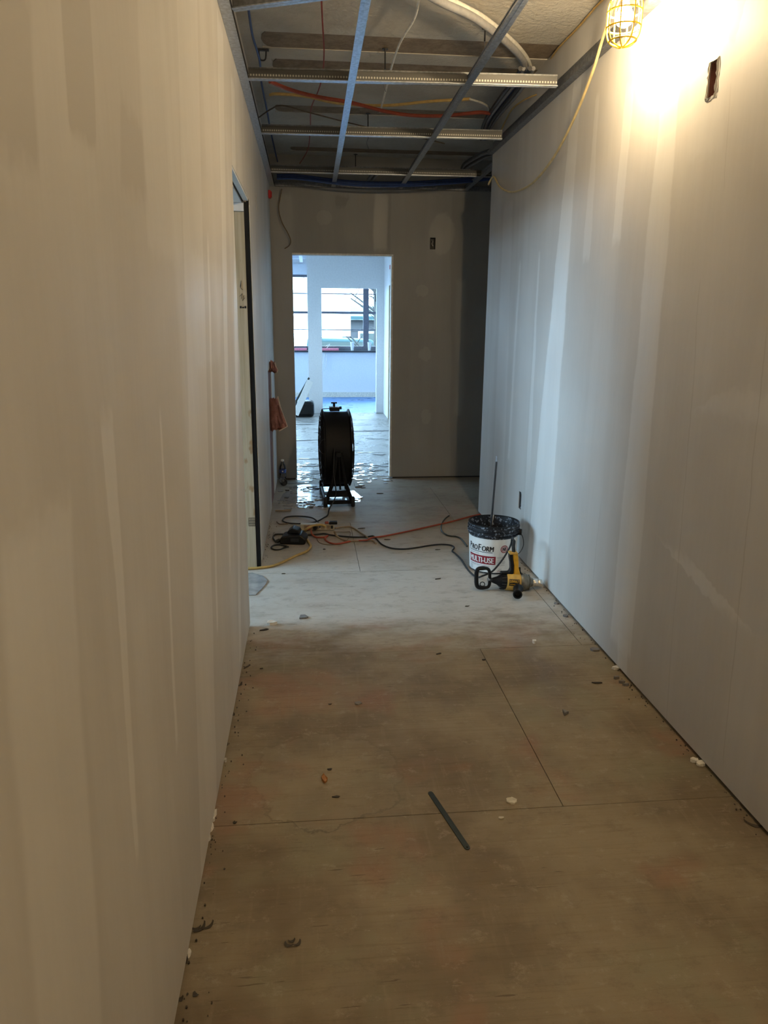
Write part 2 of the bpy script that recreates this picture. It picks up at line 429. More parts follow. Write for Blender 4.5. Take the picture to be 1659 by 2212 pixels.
plain('teal_outside', (0.006, 0.03, 0.035), 0.8)
plain('bark_outside', (0.015, 0.016, 0.016), 0.9)
plain('ground_outside', (0.016, 0.018, 0.02), 0.9)
plain('pink_foam', (0.70, 0.20, 0.26), 0.7)
plain('bottle_label', (0.05, 0.09, 0.32), 0.4)
plain('mesh_batt', (0.20, 0.09, 0.075), 0.95)
splat('splashed_black', (0.010, 0.011, 0.016), (0.26, 0.29, 0.34), 60, 0.55)
splat('wet_compound', (0.02, 0.02, 0.022), (0.26, 0.27, 0.28), 22, 0.60, 0.25)
def wood_mat():
    m, t, b = newmat('pine_jamb'); p, x, y, z = pos(t)
    n = noise(t, vec(t, x * 30.0, y * 10.0, z * 1.0), 2.5, 4, 0.6); k = noise(t, vec(t, x * 2.0, y * 1.0, z * 1.0), 6.5, 3, 0.6)
    c = mix(t, n.step(0.3, 0.7), (0.40, 0.33, 0.22), (0.50, 0.44, 0.33)); c = mix(t, k.step(0.60, 0.70, 0.0, 0.8), c, (0.30, 0.17, 0.07))
    link(t, c, b.inputs['Base Color']); b.inputs['Roughness'].default_value = 0.6
wood_mat()
def glassy(name, col, tr, rough=0.02):
    m, t, b = newmat(name); out = t.nodes['Material Output']
    a = t.nodes.new('ShaderNodeBsdfTransparent'); a.inputs[0].default_value = (*col, 1)
    g = t.nodes.new('ShaderNodeBsdfGlossy'); g.inputs['Roughness'].default_value = rough
    fr = t.nodes.new('ShaderNodeLayerWeight'); fr.inputs[0].default_value = tr
    mx = t.nodes.new('ShaderNodeMixShader'); t.links.new(fr.outputs['Fresnel'], mx.inputs[0])
    t.links.new(a.outputs[0], mx.inputs[1]); t.links.new(g.outputs[0], mx.inputs[2]); t.links.new(mx.outputs[0], out.inputs[0])
glassy('window_glass', (0.92, 0.95, 0.96), 0.15)
glassy('bottle_plastic', (0.95, 0.96, 0.97), 0.45, 0.05)
glassy('clear_poly', (0.70, 0.74, 0.78), 0.55, 0.12)
def film():
    m, t, b = newmat('white_film'); out = t.nodes['Material Output']
    a = t.nodes.new('ShaderNodeBsdfTranslucent'); a.inputs[0].default_value = (0.9, 0.93, 0.95, 1)
    d = t.nodes.new('ShaderNodeBsdfTransparent'); d.inputs[0].default_value = (0.9, 0.93, 0.95, 1)
    mx = t.nodes.new('ShaderNodeMixShader'); mx.inputs[0].default_value = 0.4
    t.links.new(a.outputs[0], mx.inputs[1]); t.links.new(d.outputs[0], mx.inputs[2]); t.links.new(mx.outputs[0], out.inputs[0])
film()
emit('lamp_bulb', (1.0, 0.765, 0.45), LAMP_STRENGTH)
def cage_mat():
    m, t, b = newmat('lamp_yellow'); b.inputs['Base Color'].default_value = (0.85, 0.55, 0.02, 1); b.inputs['Roughness'].default_value = 0.4
    b.inputs['Transmission Weight'].default_value = 0.0
cage_mat()
# ------------------------------------------------------------------ structure
GAP = 0.014                                                       # the boards stop short of the floor
hole_r = Rq((1536, 135), (1552, 131), (1530, 205))
HR = (2.600, 2.658, 2.238, 2.352)                                 # cut-out high on the right wall
HO = (4.560, 4.618, 0.325, 0.438)                                 # outlet low on the right wall
DOOR = (3.555, 4.512, -1, 2.162)
SLOT = (5.99, 6.50, -1, 1.12)
HL = (5.18, 5.235, 2.20, 2.31)
ED = (-0.128, 0.800, -1, 2.107)
EB = (1.140, 1.192, 2.158, 2.262)
wall('wall_left', 'drywall_left', 'x', XL, -0.125, -2.6, YE + 0.12, GAP, ZD, [DOOR, SLOT, HL], 'pale taped drywall with a side doorway')
wall('wall_right', 'drywall_right', 'x', XR, 0.125, -2.6, YC, GAP, ZD, [HR, HO], 'taped drywall washed by daylight and lamp light')
wall('wall_end', 'drywall_end_shaded', 'y', YE, 0.12, XL, 4.2, GAP, ZD, [ED, EB], 'dim drywall around the bright doorway')
wall('wall_side', 'drywall_plain', 'y', YC, -0.125, XR + 0.125, 4.2, 0, ZD)
wall('wall_side_far', 'drywall_plain_x', 'x', 4.2, 0.12, YC - 0.125, YE + 0.12, 0, ZD)
wall('wall_back', 'drywall_plain', 'y', -2.6, -0.12, XL - 0.125, XR + 0.125, 0, ZD)
# dark steel tracks showing in the gap under the boards
b = B(); b.bb((XR + 0.012, -2.6, 0), (XR + 0.11, YC - 0.012, 0.05)); struct('trim_1', b, 'dark_steel', 'dark steel track under the right wall')
b = B(); b.bb((0.815, YE + 0.012, 0), (4.19, YE + 0.1, 0.05)); b.bb((XL + 0.01, YE + 0.012, 0), (-0.14, YE + 0.1, 0.05)); struct('trim_2', b, 'dark_steel', 'dark steel track under the end wall')
b = B()
for a, c in ((-2.6, 3.54), (4.53, 5.98), (6.51, YE)): b.bb((XL - 0.11, a, 0), (XL - 0.012, c, 0.05))
struct('trim_3', b, 'dark_steel', 'dark steel track under the left wall')
# side room behind the left doorway, with a daylight window
wall('wall_room_far', 'drywall_plain_x', 'x', -3.7, -0.12, 1.6, 6.0, 0, ZD, [(2.9, 5.1, 0.75, 2.35)])
wall('wall_room_front', 'drywall_plain', 'y', 1.6, -0.12, -3.7, XL - 0.125, 0, ZD)
wall('wall_room_back', 'drywall_plain', 'y', 5.6, 0.12, -3.7, XL - 0.125, 0, ZD)
# rooms beyond the end doorway
YP, YF = 12.6, 15.4
wall('wall_far_right', 'far_white', 'x', 1.262, 0.12, YE + 0.12, YP, 0, ZD, [(10.95, 11.85, -1, 2.05)])
wall('wall_partition', 'far_white', 'y', YP, 0.12, 0.005, 2.7, 0, ZD, [(0.235, 1.140, -1, 2.035)])
wall('wall_far_left', 'far_white', 'x', -4.6, -0.12, YE + 0.12, YF, 0, ZD, [(8.2, 11.4, 0.8, 2.5), (12.2, 14.9, 0.8, 2.5)])
wall('wall_window', 'far_white', 'y', YF, 0.18, -4.72, 2.82, 0, ZD, [(-4.2, 2.45, 0.94, 2.40)])
wall('wall_far_side', 'far_white', 'x', 2.7, 0.12, YE + 0.12, YF, 0, ZD)
wall('wall_far_front', 'far_white', 'y', YE + 0.12, -0.005, -4.6, XL, 0, ZD)
# ceiling deck: plaster slab with bare strips where old partitions were cut away (strips recessed)
b = B()
strips = [(0.4, 0.62, -0.22, 1.5), (2.2, 2.42, -0.2, 1.5), (4.30, 4.53, -0.215, 4.2), (4.70, 4.96, -0.175, 4.2), (5.62, 5.80, -0.20, 4.2), (6.86, 7.02, -0.12, 4.2)]
ys = [-2.6] + [v for s in strips for v in s[:2]] + [YE + 0.12]
for i in range(0, len(ys), 2):
    b.bb((-3.82, ys[i], ZD), (4.32, ys[i + 1], ZD + 0.2))
for a, c, x0, x1 in strips:
    b.bb((-3.82, a, ZD), (x0, c, ZD + 0.2)); b.bb((x0, a, ZD + 0.008), (4.32, c, ZD + 0.2))
CEIL = struct('ceiling', b, 'plastered_deck', 'rough plastered concrete deck')
for a, c, x0, x1 in strips:
    s = B(); n = 6; pts = []
    for k in range(n + 1):
        an = math.pi / 2 + math.pi * k / n
        pts.append((x0 + 0.05 + 0.05 * math.cos(an), (a + c) / 2 + (c - a) / 2 * math.sin(an), ZD + 0.004))
    pts += [(4.3, a, ZD + 0.004), (4.3, c, ZD + 0.004)]
    s.prism(pts, (0, 0, 0.003)); struct('bare_strip', s, 'bare_deck_strip', None, CEIL)
b = B(); b.bb((-4.72, YE + 0.12, 2.95), (2.82, YF + 0.18, 3.1)); struct('ceiling_far', b, 'far_white')
# floor: dark base with separate plywood sheets laid across the corridor
b = B(); b.bb((-3.82, -2.6, -0.20), (4.32, YE + 0.12, -0.012)); FLOOR = struct('floor', b, 'black_gap', 'worn plywood subfloor')
rows = [-2.6, -1.62, -0.42, 0.79, 2.00, 3.19, 4.36, 5.52, 6.72, YE + 0.12]
offs = [0.2, -0.9, 0.35, 1.92, 0.79, -1.15, 0.30, 1.12, 0.42]
for i in range(len(rows) - 1):
    xs = [-3.82] + [v for v in (offs[i] - 3.66, offs[i] - 2.44, offs[i] - 1.22 * 0, offs[i] + 2.44) if -3.6 < v < 4.2] + [4.32]
    for j in range(len(xs) - 1):
        s = B(); g = 0.0014; dz = random.uniform(-0.0006, 0.0)
        s.bb((xs[j] + g, rows[i] + g, -0.0118), (xs[j + 1] - g, rows[i + 1] - g, dz)); struct('plywood_sheet', s, 'plywood_floor', None, FLOOR)
b = B(); b.bb((-4.72, YE + 0.12, -0.2), (2.82, YP + 0.06, -0.002)); struct('floor_far', b, 'worn_slab', 'worn pale floor beyond the doorway')
b = B(); b.bb((-4.72, YP + 0.06, -0.2), (2.82, YF + 0.18, -0.002)); struct('floor_window', b, 'blue_floor', 'blue floor of the far window room')
# portals
portal('window_portal', (-3.70, 4.0, 1.55), (0, -math.pi / 2, 0), 1.6, 2.2)
portal('window_portal', (-0.9, YF + 0.02, 1.67), (-math.pi / 2, 0, 0), 6.6, 1.46)
portal('window_portal', (-4.6, 9.8, 1.65), (0, -math.pi / 2, 0), 1.7, 3.2)
portal('window_portal', (-4.6, 13.55, 1.65), (0, -math.pi / 2, 0), 1.7, 2.7)
# ------------------------------------------------------------------ side doorway lining
b = B(); b.bb((-0.4405, 4.490, 0), (-0.3435, 4.511, 2.095)); JAMB = struct('trim_4', b, 'pine_jamb', 'pale pine jamb of the side doorway')
b = B(); b.bb((-0.343, 4.494, 0), (-0.3185, 4.511, 2.145)); struct('black_strip', b, 'black_paint', None, JAMB)  # plain black strip beside the pine jamb
b = B(); b.bb((-0.4405, 3.557, 2.140), (-0.354, 4.510, 2.161)); struct('head_lining', b, 'far_white', None, JAMB)
b = B(); b.bb((-0.353, 3.557, 2.150), (-0.346, 4.493, 2.161)); struct('black_strip', b, 'black_paint', None, JAMB)
b = B(); b.bb((-0.3455, 3.557, 2.152), (-0.3185, 4.493, 2.161)); struct('head_bead', b, 'far_white', None, JAMB)
b = B(); b.bb((-0.4405, 4.478, 2.096), (-0.3435, 4.511, 2.139)); struct('head_block', b, 'far_white', None, JAMB)
# pencil scribble, stamp and lettering on the jamb
def jm(px, py): p = Yp(px, py, 4.4885); return p
b = B(); a = jm(537, 1119); c = jm(554, 1136)
for k in range(4):
    z = a.z + (c.z - a.z) * k / 3; b.bb((a.x, 4.4888, z - 0.001), (c.x, 4.4899, z + 0.001))
for k in range(6):
    x = a.x + (c.x - a.x) * k / 5; b.bb((x - 0.001, 4.4888, c.z), (x + 0.001, 4.4899, a.z))
struct('grade_stamp', b, 'label_black', None, JAMB)
b = B()
for k, (x0, x1) in enumerate(((518, 522), (523, 527), (528, 532))):
    a = jm(x0, 661); c = jm(x1, 666); b.bb((a.x, 4.4888, c.z), (c.x, 4.4899, a.z - 0.004 * (k % 2)))
struct('black_lettering', b, 'label_black', None, JAMB)
b = B()
for poly in ([(518, 640), (523, 634), (521, 646), (527, 638), (524, 650), (529, 643)], [(519, 620), (521, 606), (520, 622), (524, 626)]):
    b.tube([jm(*q) for q in poly], 0.0012, 4)
struct('pencil_scribble', b, 'label_black', None, JAMB)
b = B(); b.bb((-0.332, 4.512, 0.016), (-0.3135, 4.530, 2.16)); struct('trim_5', b, 'white_label', 'white metal corner bead beside the black strip')
# pink batt inside the low gap of the left wall
b = B(); b.bb((XL - 0.11, 5.995, 0.0), (XL - 0.006, 6.495, 1.11)); single('insulation_batt', b, 'mesh_batt', 'dusty pink insulation inside the low gap in the left wall', 'insulation')
# ------------------------------------------------------------------ electrical boxes behind the cut-outs
def back_box(name, axis, at, d, h, mat, label, dev=None):
    o = thing(name, label, 'electrical box')
    u0, u1, z0, z1 = h; w = 0.003; bx = B()
    def P(u, dd, z): return (at + dd, u, z) if axis == 'x' else (u, at + dd, z)
    def bb(a, c): bx.bb(P(*a), P(*c))
    s = 1 if d > 0 else -1; i0 = s * 0.004
    bb((u0 + .001, i0, z0 + .001), (u0 + w, d, z1 - .001)); bb((u1 - w, i0, z0 + .001), (u1 - .001, d, z1 - .001))
    bb((u0 + w, i0, z0 + .001), (u1 - w, d, z0 + w)); bb((u0 + w, i0, z1 - w), (u1 - w, d, z1 - .001)); bb((u0 + .001, d - s * w, z0 + .001), (u1 - .001, d, z1 - .001))
    obj('box_shell', bx, mat, o)
    if dev: dev(o, P)
    return o
def outlet_dev(o, P):
    u0, u1, z0, z1 = HO; c = B(); c.bb(P(u0 + .014, .012, z0 + .018), P(u1 - .008, .03, z1 - .016)); obj('receptacle', c, 'galvanised_dull', o)
    for z in (z0 + .006, z1 - .012):
        c = B(); c.bb(P(u0 + .02, .006, z), P(u1 - .02, .012, z + .006)); obj('mounting_ear', c, 'galvanised', o)
back_box('outlet_box', 'x', XR, 0.06, HO, 'galvanised_dull', 'uncovered outlet box low on the right wall beside the bucket', outlet_dev)
def switch_dev(o, P):
    u0, u1, z0, z1 = EB; c = B()
    c.tube([P(u0 + .02, .03, z0 + .085), P(u0 + .028, .012, z0 + .07), P(u0 + .02, .01, z0 + .05), P(u0 + .03, .014, z0 + .03)], 0.003, 6); obj('wire_tail', c, 'white_cord', o)
back_box('device_box', 'y', YE, 0.06, EB, 'black_plastic', 'black open device box on the end wall beside the doorway', switch_dev)
back_box('device_box', 'x', XR, 0.08, HR, 'mesh_batt', 'ragged rectangular cut-out high on the right wall near the lamp')
bpy.data.objects['device_box.001']['category'] = 'wall opening'
CUT = bpy.data.objects['device_box.001']; CUT.name = 'cutout_box'
# torn paper round the high cut-out
b = B(); u0, u1, z0, z1 = HR; random.seed(3)
per = [(u0 + (u1 - u0) * k / 6, z1) for k in range(7)] + [(u1, z1 - (z1 - z0) * k / 12) for k in range(1, 13)] + [(u1 - (u1 - u0) * k / 6, z0) for k in range(1, 7)] + [(u0, z0 + (z1 - z0) * k / 12) for k in range(1, 12)]
cu, cz = (u0 + u1) / 2, (z0 + z1) / 2; n = len(per); vs = []
for k, (u, z) in enumerate(per):
    e = random.uniform(0.001, 0.006); i = random.uniform(0.0005, 0.004)
    du, dz = (1 if u > cu else -1) * (abs(abs(u - cu) - (u1 - u0) / 2) < 1e-6), (1 if z > cz else -1) * (abs(abs(z - cz) - (z1 - z0) / 2) < 1e-6)
    vs += [(XR - 0.0015, u + du * e, z + dz * e), (XR - random.uniform(0.003, 0.008), u - du * i, z - dz * i)]
fs = [(2 * k, 2 * k + 1, (2 * k + 3) % (2 * n), (2 * k + 2) % (2 * n)) for k in range(n)]
b.add(vs, fs); b.add([(v[0] + 0.001, v[1], v[2]) for v in vs], [f[::-1] for f in fs])
obj('torn_edge', b, 'gypsum_white', CUT)
# small things on the left wall
a = Xp(553, 402, XL); b = B(); b.bb((XL - 0.06, HL[0] + .002, HL[2] + .002), (XL - 0.055, HL[1] - .002, HL[3] - .002))
single('blank_plate', b, 'mesh_batt', 'narrow brown slit cut high in the left wall', 'wall opening')
b = B(); b.bb((XL, 6.90, 2.53), (XL + 0.03, 6.96, 2.59))
o = thing('alarm_box', 'small red box high on the left wall by the end wall', 'alarm box', (XL, 6.93, 2.53))
bq = B(); bq.bb((0.0005, -0.032, 0), (0.022, 0.032, 0.062)); obj('back_box', bq, 'red_plastic', o, bevel=0.003)
bq = B(); bq.bb((0.0225, -0.024, 0.008), (0.03, 0.024, 0.054)); obj('cover', bq, 'red_plastic', o, bevel=0.003)
# torn pink paper hanging out of the gap
def sheet(name, edge, mat, label, cat, rimmat='torn_paper_edge', fold=0.012):
    """crumpled sheet between two rails of points"""
    o = thing(name, label, cat, edge[0][0]); org = Vector(edge[0][0]); rows = []
    for (p, q) in edge:
        p, q = Vector(p), Vector(q); rows.append([p.lerp(q, k / 8) + Vector((0, random.uniform(-fold, fold) * (0 < k < 9), random.uniform(-.014, .014))) for k in range(9)])
    vs = [v - org for r in rows for v in r]; m = len(rows)
    fs = [(i * 9 + k, i * 9 + k + 1, (i + 1) * 9 + k + 1, (i + 1) * 9 + k) for i in range(m - 1) for k in range(8)]
    bb_ = B(); bb_.add(vs, fs); s = obj('sheet', bb_, mat, o, True)
    md = s.modifiers.new('thickness', 'SOLIDIFY'); md.thickness = 0.0015
    bb_ = B(); bb_.tube([r[8] - org for r in rows], [random.uniform(.002, .006) for _ in rows], 5); obj('torn_edge', bb_, rimmat, o, True)
    return o
YS = 6.25
def fl(px, py): return Yp(px, py, YS)
random.seed(11)
sheet('pink_paper', [((XL - .01, 6.3, fl(592, 862).z), fl(600, 860)), ((XL - .01, 6.3, fl(592, 880).z), fl(605, 876)), ((XL - .01, 6.3, fl(592, 900).z), fl(612, 897)), ((XL - .01, 6.3, fl(592, 915).z), fl(618, 912)), ((XL - .01, 6.3, fl(592, 925).z), fl(621, 924)), ((XL - .01, 6.3, fl(592, 932).z), fl(603, 928))], 'pink_paper', 'torn pink paper sheet hanging out of the gap in the left wall', 'paper')
sheet('pink_paper', [((XL - .01, 6.3, fl(592, 780).z), fl(594, 782)), ((XL - .01, 6.3, fl(592, 793).z), fl(596, 794)), ((XL - .01, 6.3, fl(592, 801).z), fl(600, 803)), ((XL - .01, 6.3, fl(592, 806).z), fl(598, 806))], 'pink_paper', 'small pink paper scrap curling from the top of the wall gap', 'paper', fold=0.015)
# ------------------------------------------------------------------ suspended ceiling grid
def perf():
    m, t, b_ = newmat('perforated_tee'); p, x, y, z = pos(t)
    fx = (x * (1 / 0.014))._m('FRACT') - 0.5; d = fx * fx
    zz = (z - (ZG + 0.024)) * (1 / 0.006)
    f = (d * 8.0 + zz * zz).step(0.5, 0.9, 1.0, 0.0)
    link(t, mix(t, f, (0.13, 0.13, 0.13), (0.55, 0.55, 0.52)), b_.inputs['Base Color'])
    b_.inputs['Metallic'].default_value = 0.6; b_.inputs['Roughness'].default_value = 0.5
perf()
def tee(name, a, c, label, group=None, web=0.040, fl_w=0.038, webmat='galvanised', lift=0.0):
    a, c = Vector(a), Vector(c); d = c - a; L = d.length
    o = thing(name, label, 'ceiling tee', a, 0, group); q = Vector((1, 0, 0)).rotation_difference(d.normalized())
    o.rotation_mode = 'QUATERNION'; o.rotation_quaternion = q
    x = B(); x.bb((0, -fl_w / 2, lift), (L, fl_w / 2, lift + 0.0012)); x.bb((0, -fl_w / 2, lift + .0012), (L, -fl_w / 2 + .0016, lift + .004)); x.bb((0, fl_w / 2 - .0016, lift + .0012), (L, fl_w / 2, lift + .004))
    x.bb((0, -0.0012, lift - 0.0008), (L, 0.0012, lift)); obj('flange', x, 'galvanised', o)
    x = B(); x.bb((0, -0.0008, lift + .0012), (L, 0.0008, lift + web)); obj('web', x, webmat, o)
    x = B(); x.bb((0, -0.0035, lift + web), (L, 0.0035, lift + web + 0.007)); obj('bulb', x, 'galvanised_dull', o)
    return o
tee('main_tee', (0.235, 2.2, ZG), (0.252, YE - .02, ZG), 'long galvanised main tee running nearer the left wall')
tee('main_tee', (0.815, 2.2, ZG), (0.852, YE - .02, ZG), 'long galvanised main tee running nearer the right wall')
tee('main_tee', (1.447, YC + .05, ZG), (1.450, YE - .02, ZG), 'short galvanised tee beyond the corner of the right wall')
tee('cross_tee', (XL + .045, 4.16, ZG), (1.285, 4.085, ZG), 'perforated cross tee nearest the caged lamp', 'perforated cross tees', 0.05, webmat='perforated_tee', lift=.002)
tee('cross_tee', (XL + .045, 5.265, ZG), (1.29, 5.21, ZG), 'middle perforated cross tee under the orange conduit', 'perforated cross tees', 0.05, webmat='perforated_tee', lift=.002)
tee('cross_tee', (XL + .045, 6.53, ZG), (1.53, 6.49, ZG), 'perforated cross tee nearest the end wall', 'perforated cross tees', 0.05, webmat='perforated_tee', lift=.002)
t0 = Zp(503, 22, ZG + .01); t1 = Zp(720, -6, ZG + .03)
tee('cross_tee', t0, t1 + (t1 - t0) * 0.9, 'dark cross tee hanging askew above the left wall', 'perforated cross tees', 0.04, webmat='galvanised_dull')
for n_, (p, q) in enumerate((((786, 404), (810, 372)), ((793, 405), (822, 371)))):
    tee('tee_offcut', Zp(*p, ZG + .045), Zp(*q, ZG + .075), ('shorter' if n_ == 0 else 'longer') + ' tee offcut lying loose on the grid by the end wall', 'loose tee offcuts', 0.02, 0.018)
# tracks against the walls
def track(name, pts, label, mat='galvanised_dull'):
    o = thing(name, label, 'ceiling track', pts[0][0])
    org = Vector(pts[0][0])
    for nm, a, c, m_ in pts[1:]:
        x = B(); x.bb(Vector(a) - org, Vector(c) - org); obj(nm, x, m_, o)
    return o
track('wall_track', [((XL, 2, ZG),), ('flange', (XL + .001, -1, ZG), (XL + .045, YE - .003, ZG + .0015), 'galvanised'), ('web', (XL + .001, -1, ZG + .0016), (XL + .0025, YE - .003, ZG + .045), 'galvanised_dull'), ('lip', (XL + .0435, -1, ZG + .0016), (XL + .045, YE - .003, ZG + .03), 'black_paint')], 'grey steel track along the top of the left wall')
track('wall_track', [((XR, 2, ZG),), ('flange', (XR - .04, -1, ZG + .02), (XR - .001, YC - .003, ZG + .0215), 'galvanised_dull'), ('web', (XR - .0025, -1, ZG + .0216), (XR - .001, YC - .003, ZG + .10), 'galvanised_dull'), ('lip', (XR - .04, -1, ZG + .0216), (XR - .0385, YC - .003, ZG + .045), 'galvanised_dull')], 'dark steel track along the top of the right wall')
track('wall_track', [((0, YE, ZG),), ('flange', (XL + .05, YE - .04, ZG - .001), (4.1, YE - .001, ZG + .0005), 'galvanised_dull'), ('web', (XL + .05, YE - .0025, ZG + .001), (4.1, YE - .001, ZG + .045), 'galvanised_dull'), ('lip', (XL + .05, YE - .04, ZG + .001), (4.1, YE - .0385, ZG + .03), 'galvanised_dull')], 'steel track across the end wall above the doorway')
# hanger pins in the deck
for px, py, ln in ((832, 105, 0.10), (795, 245, 0.12), (768, 333, 0.11), (1048, 60, .06)):
    p = Zp(px, py, ZD)
    o = thing('hanger_pin', 'steel hanger pin with wire tail fixed to the deck', 'hanger', p, 0, 'hanger pins in the deck')
    x = B(); x.cyl((0, 0, -.004), (0, 0, -.0005), .017, n=12); obj('washer', x, 'dark_steel', o)
    x = B(); x.cyl((0, 0, -ln), (0, 0, -.004), .004, n=8); obj('pin', x, 'dark_steel', o)
    x = B(); x.tube(spline([(0, 0, -ln), (.004, .01, -ln - .03), (-.008, .012, -ln - .07), (.006, 0, -ln - .11)]), .0018, 5); obj('wire_tail', x, 'galvanised_dull', o)
# ------------------------------------------------------------------ cables above the grid
def cable(name, pts, r, mat, label, cat='cable', group=None, sub=8, n=8):
    b_ = B(); b_.tube(spline(pts, sub), r, n)
    return single(name, b_, mat, label, cat, group, True)
def zz(pts, z): return [Zp(p[0], p[1], p[2] if len(p) > 2 else z) for p in pts]
cable('signal_wire', zz([(693, -30), (697, 55), (700, 110), (697, 160), (688, 195), (672, 235), (670, 280), (664, 325), (640, 364)], 2.86), .0038, 'red_cord', 'thin dark red wire running the length of the deck')
cable('orange_conduit', zz([(583, 176), (625, 193), (680, 208), (760, 222), (830, 240), (890, 249), (960, 250), (1030, 243), (1058, 245)], 2.79), .011, 'orange_cord', 'orange flexible conduit crossing above the grid', 'conduit')
cable('yellow_cable', zz([(583, 205), (600, 203), (660, 208), (730, 223), (830, 228), (930, 219), (1016, 214)], 2.83), .009, 'yellow_cord', 'dull yellow cable crossing above the orange conduit')
cable('dark_wire', zz([(560, 253), (585, 236), (610, 228), (660, 241), (740, 262), (800, 276), (880, 291), (960, 310)], 2.84), .0045, 'brown_cord', 'thin brown wire sagging across the deck')
cable('blue_wire', zz([(534, 0), (545, 75), (557, 115), (562, 140), (565, 180), (577, 240), (586, 290), (600, 350), (609, 372)], 2.87), .006, 'blue_cord', 'thin blue wire running beside the left wall')
cable('white_wire', [Zp(909, -30, 2.88), Zp(897, 35, 2.87), Zp(868, 85, 2.86), Zp(850, 130, 2.85), Zp(836, 185, 2.84), Zp(826, 222, 2.82), Zp(821, 241, 2.80)], .006, 'white_cord', 'loose white wire dangling from the deck')
cable('grey_hose', zz([(820, -75), (905, -22), (960, 8), (1020, 36), (1068, 70), (1103, 100), (1128, 128), (1134, 150)], 2.84), .017, 'grey_cord', 'thick grey hose looping down from the deck', 'hose', n=12)
cable('white_hose', zz([(850, -80), (930, -22), (990, 8), (1045, 38), (1090, 74), (1120, 102), (1139, 128), (1147, 150)], 2.90), .012, 'white_cord', 'pale hose looping beside the thick grey hose', 'hose', n=12)
for k in range(5):
    dx, dz_ = (k - 2) * 7, (k % 3) * .018
    cable('data_cable', zz([(1138 + dx, 148), (1126 + dx, 172), (1100 + dx * 1.1, 206), (1064 + dx * .8, 252), (1050 + dx * .6, 280), (1046 + dx * .5, 300)], 2.80 + dz_), .012, ['dark_steel', 'grey_cord', 'blue_cord', 'dark_steel', 'grey_cord'][k], ['black cable uppermost in the bundle by the right wall track', 'grey cable in the bundle by the right wall track', 'blue cable in the bundle by the right wall track', 'black cable in the middle of the right wall bundle', 'grey cable on the wall side of the right wall bundle'][k], group='cable bundle by the right wall')
for k in range(4):
    dy = k * 5
    cable('data_cable', zz([(1064, 322 + dy), (1040, 330 + dy), (1012, 346 + dy), (1000, 356 + dy), (996, 372 + dy * .4), (1002, 392)], 2.76 + .012 * k), .009, ['dark_steel', 'grey_cord', 'dark_steel', 'grey_cord'][k], ('black' if k % 2 == 0 else 'grey') + ' cable of the bundle drooping near the end wall corner', group='cable bundle near the end corner')
for k in range(3):
    cable('blue_cable', [Yp(a, c + k * 4, 6.93 - .05 * k) for a, c in ((598, 378), (640, 378), (720, 388), (800, 394), (900, 393), (1000, 386), (1068, 378))], .009, 'blue_cord', 'dark blue cable strung across just before the end wall', group='blue cables before the end wall')
cable('yellow_wire', zz([(1345, -40), (1290, 12), (1250, 58), (1206, 104), (1190, 128)], 2.915), .005, 'yellow_cord', 'thin yellow wire along the deck near the lamp')
cable('yellow_wire', zz([(1180, 198), (1140, 212), (1110, 232), (1095, 255), (1078, 292)], 2.80), .005, 'yellow_cord', 'thin yellow wire beside the dark cable bundle')
cable('white_tail', zz([(1015, 214), (1040, 222), (1055, 232), (1056, 245)], 2.82), .006, 'white_cord', 'short white cable joining the yellow cable to the bundle')
cable('dark_wire', [Yp(*q, YE - d) for q, d in (((609, 408), .045), ((605, 428), .04), ((602, 452), .045), ((609, 480), .05), ((622, 504), .05), ((628, 520), .045), ((625, 530), .03), ((615, 537), .012))], .0045, 'brown_cord', 'dark wire dangling down the end wall left of the doorway')
b = B(); p = Zp(567, 118, 2.90)
o = thing('cable_clamp', 'small dark cable clamp on the deck beside the blue wire', 'clamp', p)
x = B(); x.bb((-.035, -.008, .018), (.035, .008, .026)); obj('strap', x, 'dark_steel', o)
x = B(); x.tube(spline([(-.02, 0, .018), (-.015, 0, -.02), (.0, 0, -.028), (.015, 0, -.02), (.02, 0, .018)]), .004, 6); obj('saddle', x, 'dark_steel', o)
# black boxes on the bundle
p = Zp(1059, 293, 2.78); b = B(); b.box(p, (.055, .05, .035)); single('junction_box', b, 'red_plastic', 'small dark red box above the end of the middle cross tee', 'junction box', bevel=.003)
# ------------------------------------------------------------------ caged work lamps on a string
def lamp(loc, label):
    o = thing('work_lamp', label, 'lamp', loc, 0, 'caged string lamps'); R_ = .066; o.scale = (.93, .93, .93)
    x = B(); x.lathe([(.0, .215), (.022, .213), (.026, .20), (.026, .135), (.032, .125), (.032, .108), (.0, .106)], n=24); obj('socket', x, 'lamp_yellow', o, True)
    x = B(); x.lathe([(.0, .102), (.013, .10), (.014, .085), (.022, .07), (.031, .048), (.033, .03), (.028, .013), (.014, .003), (.0, .001)], n=24); obj('bulb', x, 'lamp_bulb', o, True)
    prof = [(.030, .118), (.046, .112), (.060, .095), (R_, .07), (R_, .0), (.060, -.035), (.044, -.055), (.020, -.066), (.004, -.068)]
    for k in range(8):
        a = 2 * math.pi * k / 8 + .2
        x = B(); x.tube(spline([(r * math.cos(a), r * math.sin(a), h) for r, h in prof], 3), .0032, 6); obj('cage_rib', x, 'lamp_yellow', o, True)
    for r, h in ((R_, .055), (R_, .0), (.052, -.047)):
        x = B(); n_ = 32; x.tube([(r * math.cos(2 * math.pi * i / n_), r * math.sin(2 * math.pi * i / n_), h) for i in range(n_ + 1)], .0036, 6); obj('cage_ring', x, 'lamp_yellow', o, True)
    x = B(); x.tube(spline([(0, 0, .215), (.005, 0, .235), (.0, 0, .26)]), .006, 6); obj('hook', x, 'lamp_yellow', o, True)
    return o
LP = Vector((1.18, 2.988, 2.560))
lamp(LP, 'glowing yellow caged work lamp hanging by the right wall')
